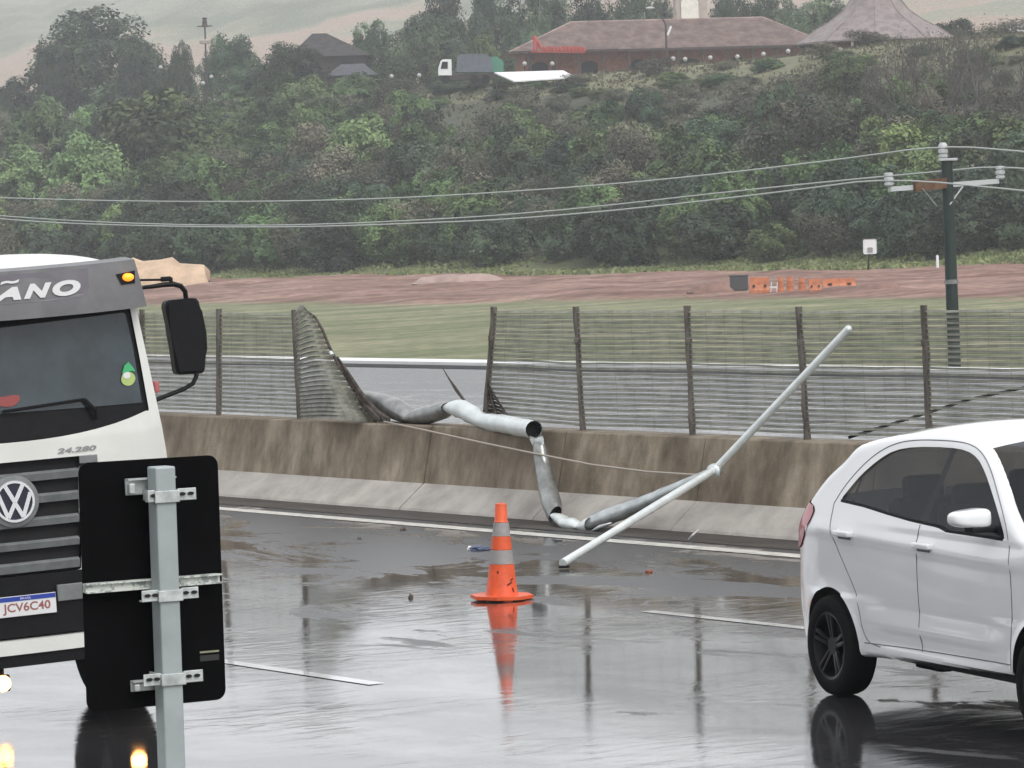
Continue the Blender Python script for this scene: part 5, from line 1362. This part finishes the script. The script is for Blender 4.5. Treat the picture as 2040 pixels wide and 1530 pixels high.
bm = bmesh.new(); c = atY(1328, 106, Y); tube(bm, [Vector((c.x, Y, zt(c.x, Y) - .3)), c, atY(1326, 50, Y), atY(1321, 38, Y), atY(1313, 27, Y), atY(1305, 19, Y), atY(1299, 16, Y)], [.16, .13, .11, .1, .09, .08, .07], seg=8); obj('lamp_pole', bm, M['darkwood'], t, smooth='auto')
bm = bmesh.new(); bmesh.ops.create_uvsphere(bm, u_segments=12, v_segments=8, radius=1, matrix=Matrix.Translation(atY(1295, 16, Y)) @ Matrix.Diagonal((.5, .25, .17, 1))); obj('lamp_head', bm, M['globe'], t, smooth=True)
bm = bmesh.new(); bar(bm, atY(1330, 70, Y + .2), atY(1337, 52, Y + .2), .2, .25); o = obj('pale_banner', bm, M['whitesheet'], t)
Y = 490
t = thing('lantern_post', 'dark lantern with a cross bar on a tall thin post above the round tree', 'lamp post', onground(atY(408, 150, Y)))
c = atY(408, 52, Y)
bm = bmesh.new(); tube(bm, [Vector((c.x, Y, zt(c.x, Y))), c], .11, seg=6); obj('lamp_pole', bm, M['darkwood'], t)
bm = bmesh.new(); lathe(bm, [(.62, -.1), (.3, .25), (.35, .5), (.25, .95), (.4, 1.1), (0, 1.15)], Matrix.Translation(c), 8); tube(bm, [c + Vector((-1.0, 0, 0)), c + Vector((1.0, 0, 0))], .07, seg=5); obj('lantern', bm, M['darkwood'], t)
bm = bmesh.new(); lathe(bm, [(0, -.3), (.7, -.3), (.75, .1), (.6, .3), (0, .3)], Matrix.Translation(atY(408, 83, Y - .3)), 12); obj('white_bowl', bm, M['taupe'], t, smooth='auto')
# low pale yard wall
for (xa, xb, y0, y1, lab) in ((440, 512, 197, 224, 'low weathered pale wall beside the pale yard on the left'),):
    Y = hill((xa + xb) / 2, y1).y; a, b = atY(xa, y1, Y), atY(xb, y1, Y); h = (y1 - y0) * Y / FPX
    bm = bmesh.new(); box(bm, (a + b) / 2 + Vector((0, 0, h * .35)), ((b - a).length, .5, h * 1.1), None, .08)
    o = obj('yard_wall', bm, mat('weathered_wall', (.3, .28, .2), .9, var=.35, scale=1.2), smooth='auto'); tag(o, lab, 'wall'); rebase(o, (a + b) / 2)
for px, py, tp, lab in ((393, 216, 194, 'pale post at the front of the pale yard'), (364, 182, 160, 'thin dark post at the back of the pale yard')):
    p = hill(px, py); bm = bmesh.new(); lathe(bm, [(0, -.3), (.12, -.3), (.1, (py - tp) * p.y / FPX), (0, (py - tp) * p.y / FPX + .1)], Matrix.Translation(p), 8); o = obj('yard_post', bm, M['taupe'] if px > 380 else M['darkwood'], smooth='auto'); tag(o, lab, 'post'); rebase(o, p)

# ------------------------------------------------------------------ vegetation
def leaf_mat(name, rough=.55):
    m = mat(name, (.05, .08, .03), rough, attr='leafcol', spec=.25)
    N = m.node_tree.nodes; L = m.node_tree.links; b = N['Principled BSDF']
    tl_ = N.new('ShaderNodeBsdfTranslucent'); a = [n for n in N if n.type == 'ATTRIBUTE'][0]
    oi = N.new('ShaderNodeObjectInfo'); hsv = N.new('ShaderNodeHueSaturation')
    mr = N.new('ShaderNodeMapRange'); mr.inputs['To Min'].default_value = .6; mr.inputs['To Max'].default_value = 1.5; L.new(oi.outputs['Random'], mr.inputs['Value'])
    L.new(mr.outputs[0], hsv.inputs['Value']); L.new(a.outputs['Color'], hsv.inputs['Color'])
    m2 = N.new('ShaderNodeMath'); m2.operation = 'MULTIPLY'; m2.inputs[1].default_value = 7.31; L.new(oi.outputs['Random'], m2.inputs[0])
    fr = N.new('ShaderNodeMath'); fr.operation = 'FRACT'; L.new(m2.outputs[0], fr.inputs[0])
    mh = N.new('ShaderNodeMapRange'); mh.inputs['To Min'].default_value = .475; mh.inputs['To Max'].default_value = .52; L.new(fr.outputs[0], mh.inputs['Value']); L.new(mh.outputs[0], hsv.inputs['Hue'])
    L.new(hsv.outputs[0], b.inputs['Base Color']); L.new(hsv.outputs[0], tl_.inputs[0])
    mx = N.new('ShaderNodeMixShader'); mx.inputs[0].default_value = .1
    L.new(b.outputs[0], mx.inputs[1]); L.new(tl_.outputs[0], mx.inputs[2]); L.new(mx.outputs[0], N['Material Output'].inputs['Surface'])
    return m
LEAF = leaf_mat('foliage')
PALEBARK = mat('pale_bark', (.1, .088, .078), .9, var=.3, scale=6)
BARK = mat('bark', (.09, .075, .06), .9, var=.4, scale=6)
def leafmesh(name, pts, nrm, size, col, rng):
    n = len(pts); pts = np.array(pts); nrm = np.array(nrm)
    nrm /= np.linalg.norm(nrm, axis=1)[:, None] + 1e-9
    r = rng.normal(size=(n, 3)); a = np.cross(nrm, r); a /= np.linalg.norm(a, axis=1)[:, None] + 1e-9; b = np.cross(nrm, a)
    s = np.array(size)[:, None] if not np.isscalar(size) else size
    asp = rng.uniform(.45, .8, (n, 1))
    V = np.empty((n, 4, 3)); V[:, 0] = pts - a * s * .5; V[:, 1] = pts + b * s * asp * .5; V[:, 2] = pts + a * s * .5 - nrm * s * .15; V[:, 3] = pts - b * s * asp * .5
    me = bpy.data.meshes.new(name); me.from_pydata(V.reshape(-1, 3).tolist(), [], np.arange(n * 4).reshape(n, 4).tolist())
    ca = me.color_attributes.new('leafcol', 'FLOAT_COLOR', 'POINT')
    C = np.ones((n, 4, 4)); C[:, :, :3] = np.array(col)[:, None, :]
    ca.data.foreach_set('color', C.reshape(-1)); me.materials.append(LEAF); return me
def crown_mesh(seed, lobes, ncl, per, size, cols, spread=.13, shell=(.7, 1.05)):
    rng = np.random.default_rng(seed); P, Nn, Sz, C = [], [], [], []
    w = np.array([l[3] * l[4] * l[5] for l in lobes]) ** .67; w /= w.sum()
    lt = [np.array(cols[rng.integers(len(cols))]) * rng.uniform(.6, 1.5) for _ in lobes]
    for _ in range(ncl):
        k = rng.choice(len(lobes), p=w); c = np.array(lobes[k])
        d = rng.normal(size=3); d[2] += .35; d /= np.linalg.norm(d)
        q = rng.uniform(*shell); o = c[:3] + d * c[3:] * q
        tone = (lt[k] * .65 + np.array(cols[rng.integers(len(cols))]) * .35) * rng.uniform(.7, 1.35)
        for _ in range(per):
            off = rng.normal(size=3) * spread; off -= d * max(0, off @ d) * .6
            P.append(o + off); Nn.append(d + rng.normal(size=3) * .38 + np.array([0, 0, .35]))
            Sz.append(size * rng.uniform(.6, 1.3)); C.append(tone * rng.uniform(.85, 1.15))
    return leafmesh('crown', P, Nn, Sz, C, rng)
def trunk_mesh(seed, h, r, nb=5, reach=.35, h0=.25):
    rg = random.Random(seed); bm = bmesh.new(); pts = []; x = y = 0
    for k in range(6):
        pts.append(Vector((x, y, -.06 + h * k / 5))); x += rg.uniform(-.03, .03); y += rg.uniform(-.03, .03)
    tube(bm, pts, [r * (1.2 - .16 * k) for k in range(6)], seg=7)
    for k in range(nb):
        a = rg.uniform(0, 6.28); z = h * rg.uniform(h0, .8); p = Vector((0, 0, z)); q = []
        for s in range(4): q.append(p + Vector((math.cos(a), math.sin(a), .9 + .2 * s)) * (reach * s / 3))
        tube(bm, q, [r * .55, r * .4, r * .28, r * .12], seg=5)
    me = bpy.data.meshes.new('trunk'); bmesh.ops.recalc_face_normals(bm, faces=bm.faces); bm.to_mesh(me); bm.free(); me.materials.append(BARK); return me
def bare_mesh(seed, depth=5, r=.02, lean=(0, 0)):
    rg = random.Random(seed); bm = bmesh.new(); tips = []
    def br(p, d, L, r, k):
        q = [p]; dd = d.copy()
        for s in range(3):
            dd = (dd + Vector((rg.uniform(-.18, .18), rg.uniform(-.18, .18), rg.uniform(-.05, .14)))).normalized(); q.append(q[-1] + dd * L / 3)
        tube(bm, q, [r, r * .88, r * .76, r * .62], seg=5 if k > 2 else 4, cap=False)
        if k == 0: tips.append(q[-1]); return
        for _ in range(rg.choice((2, 2, 3))):
            nd = (dd + Vector((rg.uniform(-.75, .75), rg.uniform(-.75, .75), rg.uniform(-.2, .5)))).normalized(); br(q[rg.choice((2, 3, 3))], nd, L * rg.uniform(.62, .85), r * .6, k - 1)
    for s in range(3): br(Vector((rg.uniform(-.03, .03), rg.uniform(-.03, .03), -.05)), Vector((rg.uniform(-.35, .35) + lean[0], rg.uniform(-.35, .35), 1)).normalized(), .3, r, depth)
    me = bpy.data.meshes.new('trunk'); bm.to_mesh(me); bm.free(); me.materials.append(PALEBARK); return me, tips
# unit crowns: about 1 wide (radius .5) and 1 high
def dome(seed, n=16, R=.34, lr=.2):
    if n < 12: R, lr = .3, .26
    r = random.Random(seed); L = [(0, 0, .42, .4, .4, .34)]
    for k in range(n):
        a = 2.4 * k + r.uniform(-.3, .3); f = (k + .5) / n; rad = R * math.sqrt(1 - (f * .92) ** 2); q = lr * r.uniform(.75, 1.15) * (1.05 - .3 * f)
        L.append((math.cos(a) * rad, math.sin(a) * rad, .16 + .66 * f, q, q, q * .85))
    return L
def blobs(seed, n, rx=.3, rz=.26, zc=(.35, .78), sp=.3):
    r = random.Random(seed); L = [(0, 0, .5, .32, .32, .36)]
    for k in range(n):
        a = r.uniform(0, 6.28); d = r.uniform(.1, sp); s = r.uniform(.65, 1.15); L.append((math.cos(a) * d, math.sin(a) * d, r.uniform(*zc), rx * s * .8, rx * s * .8, rz * s * .85))
    return L
G = {'mid': [(.095, .148, .054), (.07, .113, .046), (.125, .185, .068), (.05, .08, .039)],
     'dark': [(.044, .071, .04), (.058, .091, .046), (.032, .052, .034)],
     'dry': [(.13, .125, .082), (.1, .1, .066), (.172, .162, .112), (.08, .085, .055)],
     'bright': [(.125, .182, .07), (.1, .15, .06), (.148, .2, .084)],
     'far': [(.07, .112, .06), (.052, .084, .05), (.092, .138, .068)]}
KIND = {}
def kind(key, cols, variants, ncl, per, size, nb=8, spread=.06, trunk_r=.03, shell=(.7, 1.05), dm=0):
    L = []
    for v in range(variants):
        sd = hash(key) % 1000 if False else sum(map(ord, key)) + v * 17
        L.append((crown_mesh(sd, dome(sd, dm) if dm else blobs(sd, nb), ncl, per, size, G[cols], spread, shell), trunk_mesh(sd, .5, trunk_r, 5, .22)))
    KIND[key] = L
kind('mid', 'mid', 5, 230, 40, .05, spread=.042, shell=(.8, 1.0), dm=7); kind('dark', 'dark', 4, 230, 40, .048, spread=.042, shell=(.8, 1.0), dm=7)
kind('dry', 'dry', 3, 130, 26, .046, spread=.062, shell=(.5, 1.08)); kind('bright', 'bright', 3, 220, 40, .05, spread=.042, shell=(.8, 1.0), dm=7)
kind('far', 'far', 3, 480, 44, .03, spread=.032, shell=(.75, 1.0), dm=20); kind('fardark', 'dark', 3, 480, 44, .03, spread=.032, shell=(.75, 1.0), dm=22)
NAME = {'mid': ('green_tree', 'tree'), 'dark': ('dark_tree', 'tree'), 'dry': ('dry_bush', 'bush'), 'bright': ('bright_bush', 'bush'), 'far': ('broadleaf_tree', 'tree'), 'fardark': ('dark_evergreen_tree', 'tree')}
vr = random.Random(77)
def plant(k, p, w, h, label, group=None, var=None, rot=None):
    cm, tm = KIND[k][var if var is not None else vr.randrange(len(KIND[k]))]
    Mx = Matrix.Translation(p) @ Matrix.Rotation(vr.uniform(0, 6.28) if rot is None else rot, 4, 'Z') @ Matrix.Diagonal((w, w, h, 1))
    t = thing(NAME[k][0], label, NAME[k][1], Mx, group)
    for nm, me in (('crown', cm), ('trunk', tm)):
        o = bpy.data.objects.new(nm, me); COL.objects.link(o); o.parent = t
    return t
def tree_at(k, xl, xr, ytop, ybase, Y, label, group=None, var=None):
    px = (xl + xr) / 2; p = atY(px, ybase, Y); g_ = zt(p.x, p.y); top = atY(px, ytop, Y).z
    return plant(k, Vector((p.x, p.y, g_ - .2)), (xr - xl) * Y / FPX * 1.12, max(2, top - g_) * 1.04, label, group, var)
# trees on the terrace
tree_at('fardark', 60, 335, 8, 172, 540, 'huge broad dark tree at the upper left, largest tree in the view', var=0)
tree_at('fardark', 62, 170, 85, 172, 530, 'lower dark tree at the left foot of the huge broad tree', var=1)
tree_at('fardark', 225, 340, 78, 172, 528, 'dark tree at the right foot of the huge broad tree', var=2)
tree_at('fardark', 330, 392, 74, 160, 520, 'small dark tree between the huge broad tree and the lantern post', var=1)
tree_at('far', 396, 522, 58, 166, 500, 'round dark green tree below the lantern on its post', var=1)
tree_at('fardark', 512, 655, 76, 165, 462, 'wide dark olive tree in front of the hip roof house', var=2)
tree_at('dark', 470, 610, 118, 190, 470, 'low dark shrub mass beneath the wide olive tree')
tree_at('far', 692, 800, 34, 152, 486, 'rounded green tree right of the low grey blue shed', var=0)
tree_at('far', 775, 935, 14, 150, 478, 'tall leafy green tree behind the parked lorry', var=2)
tree_at('fardark', 838, 940, -40, 110, 520, 'very tall dark tree behind the leafy tree, cut by the top edge', var=0)
tree_at('bright', 925, 1000, 52, 112, 470, 'yellow green bush at the left end of the long brown roof')
tree_at('fardark', 920, 1060, -45, 100, 505, 'tall dark tree behind the yellow green bush', var=1)
tree_at('far', 1000, 1090, 45, 110, 480, 'green tree touching the left end of the long brown roof', var=1)
for k, (a, b, c) in enumerate(((1030, 1150, -50), (1115, 1235, -30), (1205, 1320, -45), (1285, 1350, -20))):
    tree_at('fardark', a, b, c, 60, 495 + 6 * (k % 2), ['leftmost dark tree of the row behind the long brown roof', 'second dark tree of the row behind the long brown roof', 'third dark tree of the row behind the long brown roof', 'narrow dark tree just left of the chimney behind the roof'][k])
tree_at('fardark', 1400, 1520, -25, 60, 492, 'dark green tree behind the roof just right of the chimney')
tree_at('far', 1480, 1600, -30, 60, 488, 'green tree behind the right half of the long brown roof')
tree_at('far', 1565, 1700, -20, 70, 470, 'pale green tree left of the pointed pavilion roof')
tree_at('dark', 1850, 1955, 34, 118, 402, 'rounded dark olive tree right of the pointed pavilion roof')
tree_at('dry', 1925, 2050, 38, 120, 408, 'brownish tree at the upper right edge')
tree_at('dry', 1690, 1790, 76, 112, 384, 'low dull bush in front of the round pavilion')
tree_at('dark', -20, 70, 150, 176, 530, 'low dark hedge at the far left below the brown field')
# notable trees on the slope: (xl, xr, ytop, ybase, kind, label)
NT = [(180, 470, 195, 420, 'mid', 'large leafy green tree left of centre on the slope, its top reaching the yard'),
      (0, 170, 205, 400, 'mid', 'leafy green tree at the left edge of the slope'),
      (-40, 120, 300, 470, 'bright', 'light green bush low at the left edge of the slope'),
      (90, 260, 275, 470, 'bright', 'light green bush below the large leafy tree on the left'),
      (330, 470, 315, 480, 'mid', 'rounded green tree in the lower left of the slope above the wires'),
      (545, 690, 155, 300, 'bright', 'yellow green tree under the low grey blue shed'),
      (640, 800, 235, 400, 'bright', 'bright green leafy tree left of the slope centre'),
      (560, 700, 250, 400, 'dry', 'brownish bush left of the bright green leafy tree'),
      (780, 900, 215, 360, 'dark', 'dark green tree right of the bright green leafy tree'),
      (960, 1080, 210, 300, 'mid', 'dark topped round bush below the white sheet roof'),
      (1000, 1130, 265, 400, 'bright', 'bright green bush at the centre of the slope'),
      (820, 960, 300, 470, 'dry', 'brown dry tree at the centre of the slope above the wires'),
      (1240, 1330, 180, 290, 'dark', 'dark round tree right of centre near the crest'),
      (1490, 1610, 185, 400, 'dark', 'tall dark green tree on the right part of the slope'),
      (1130, 1260, 260, 420, 'mid', 'green tree right of the central bright bush'),
      (1330, 1470, 290, 470, 'mid', 'wide green tree below the tall dark one, to its left'),
      (1630, 1740, 115, 215, 'mid', 'green tree just below the round pavilion'),
      (1620, 1730, 228, 300, 'dark', 'low dark bush between the tall dark tree and the bare trees'),
      (1690, 1830, 240, 400, 'mid', 'green tree above the left end of the crossarm'),
      (1100, 1260, 370, 530, 'mid', 'green tree at the wood edge above the middle of the mud'),
      (1930, 2060, 300, 470, 'dark', 'dark green tree at the right edge behind the power pole'),
      (1600, 1760, 330, 530, 'dark', 'dark tree directly behind the white sign'),
      (620, 760, 390, 530, 'mid', 'green tree at the wood edge left of centre')]
for xl, xr, yt, yb, k, lab in NT:
    p = hill((xl + xr) / 2, yb - .15 * (yb - yt)); s_ = p.y / FPX
    plant(k, p - Vector((0, 0, .3)), (xr - xl) * s_ * 1.05, (yb - yt) * s_ * 1.02, lab)
# the rest of the thicket, tree by tree
LAB = {'mid': 'mid green tree of the thicket on the slope', 'dark': 'dark green tree of the thicket on the slope', 'dry': 'grey brown dry bush of the thicket on the slope', 'bright': 'light green bush of the thicket on the slope'}
GRP = {'mid': 'mid green trees on the slope', 'dark': 'dark green trees on the slope', 'dry': 'dry bushes on the slope', 'bright': 'light green bushes on the slope'}
n_ = 168.5; cnt = 0
while n_ < 244:
    # width of the view at this distance
    xa = atN(-60, 400, n_); xb = atN(2100, 400, n_); ua, ub = xa.dot(UV), xb.dot(UV); u = ua + vr.uniform(0, 3)
    sp_ = 4.9 if n_ < 215 else 5.6
    while u < ub:
        nn = n_ + vr.uniform(-2, 2); p = NV * nn + UV * u; fx = (u - ua) / (ub - ua)
        u += sp_ * vr.uniform(.7, 1.3)
        right_dry = fx > .52 and nn > 205
        if right_dry and vr.random() < .35: continue
        if fx < .27 and fx > .14 and nn > 228: continue
        r_ = vr.random()
        if right_dry: k = 'dry' if r_ < .62 else ('mid' if r_ < .85 else 'dark')
        elif nn < 180: k = 'dark' if r_ < .5 else ('mid' if r_ < .85 else 'dry')
        else: k = 'mid' if r_ < .42 else ('dry' if r_ < .68 else ('dark' if r_ < .85 else 'bright'))
        w = vr.uniform(4.6, 7.8); h = w * vr.uniform(.72, 1.05)
        if right_dry: w *= .72; h *= .5
        if nn > 232: h *= .6
        if k == 'bright': w *= .75; h *= .75
        plant(k, onground(p, -.35), w, h, LAB[k], GRP[k]); cnt += 1
    n_ += 5.3
print('thicket', cnt)
# bare grey trees at the upper right
for k, (px, yb, yt, sd, lab) in enumerate(((1850, 330, 70, 5, 'bare branching tree at the right, leaning left above the power pole'), (1945, 330, 50, 8, 'tall bare branching tree at the right edge, behind the power pole top'), (2020, 320, 90, 11, 'bare branching tree cut by the right edge'), (1900, 250, 60, 14, 'bare tree in front of the rounded dark olive tree'), (1740, 360, 180, 19, 'bare grey tree left of the power pole'))):
    p = hill(px, yb - 20); h = (yb - yt) * p.y / FPX
    me, tips = bare_mesh(sd, 6, .026, (-.15 if k == 0 else 0, 0))
    t = thing('bare_tree', lab, 'tree', Matrix.Translation(p - Vector((0, 0, .3))) @ Matrix.Diagonal((h * 1.0, h * 1.0, h * 1.0 / max(q.z for q in tips), 1)))
    o = bpy.data.objects.new('trunk', me); COL.objects.link(o); o.parent = t
    rng = np.random.default_rng(sd); T = np.array([list(q) for q in tips]); T = T[rng.integers(len(T), size=900)] + rng.normal(size=(900, 3)) * .025
    cm = leafmesh('crown', T, rng.normal(size=(900, 3)) + [0, 0, .5], rng.uniform(.007, .016, 900), np.array(G['dry'])[rng.integers(4, size=900)] * rng.uniform(.7, 1.2, (900, 1)), rng)
    o = bpy.data.objects.new('crown', cm); COL.objects.link(o); o.parent = t
# grass that cannot be counted: verge at the wood's edge, turf of the field, dry grass on the crest
def grass(name, n, n0, n1, h, cols, seed, w=.22, dens=None):
    rng = np.random.default_rng(seed); P = []; Cc = []; Sz = []
    while len(P) < n:
        nn = rng.uniform(n0, n1); d0 = nn / .574; 
        px = rng.uniform(-80, 2120); q = atN(px, 480, nn); 
        if noise.noise(Vector((q.x * .12, q.y * .12, seed))) < -.12 + .3 * (rng.uniform() - .5): continue
        z = zt(q.x, q.y); s = h * rng.uniform(.5, 1.4); P.append((q.x, q.y, z + s * .3)); Sz.append(s); Cc.append(np.array(cols[rng.integers(len(cols))]) * rng.uniform(.7, 1.3))
    nr = rng.normal(size=(n, 3)); nr[:, 2] *= .35; nr[:, 1] -= .6
    me = leafmesh(name, P, nr, np.array(Sz), Cc, rng); o = bpy.data.objects.new(name, me); COL.objects.link(o); stuff(o); return o
tag(grass('verge_grass', 14000, 160, 170, .36, [(.17, .2, .08), (.13, .165, .07), (.2, .21, .11)], 3), 'strip of green grass between the red mud and the trees', 'grass')
tag(grass('dry_grass', 16000, 208, 256, .42, [(.15, .14, .085), (.12, .122, .07), (.19, .17, .105), (.08, .09, .045)], 5), 'tall dry grass on the crest below the long building', 'grass')

# ------------------------------------------------------------------ hazy wet air
bm = bmesh.new(); box(bm, Vector((-100, 860, 54)), (3800, 1900, 124))
hz = obj('haze', bm, None); stuff(hz); tag(hz, 'thin pale rain haze over the whole valley', 'haze')
hm = bpy.data.materials.new('haze'); hm.use_nodes = True; N = hm.node_tree.nodes; N.remove(N['Principled BSDF'])
pv = N.new('ShaderNodeVolumePrincipled'); pv.inputs['Color'].default_value = (.9, .93, .97, 1); pv.inputs['Density'].default_value = .00038; pv.inputs['Anisotropy'].default_value = .2
hm.node_tree.links.new(pv.outputs[0], N['Material Output'].inputs['Volume']); hz.data.materials.append(hm)
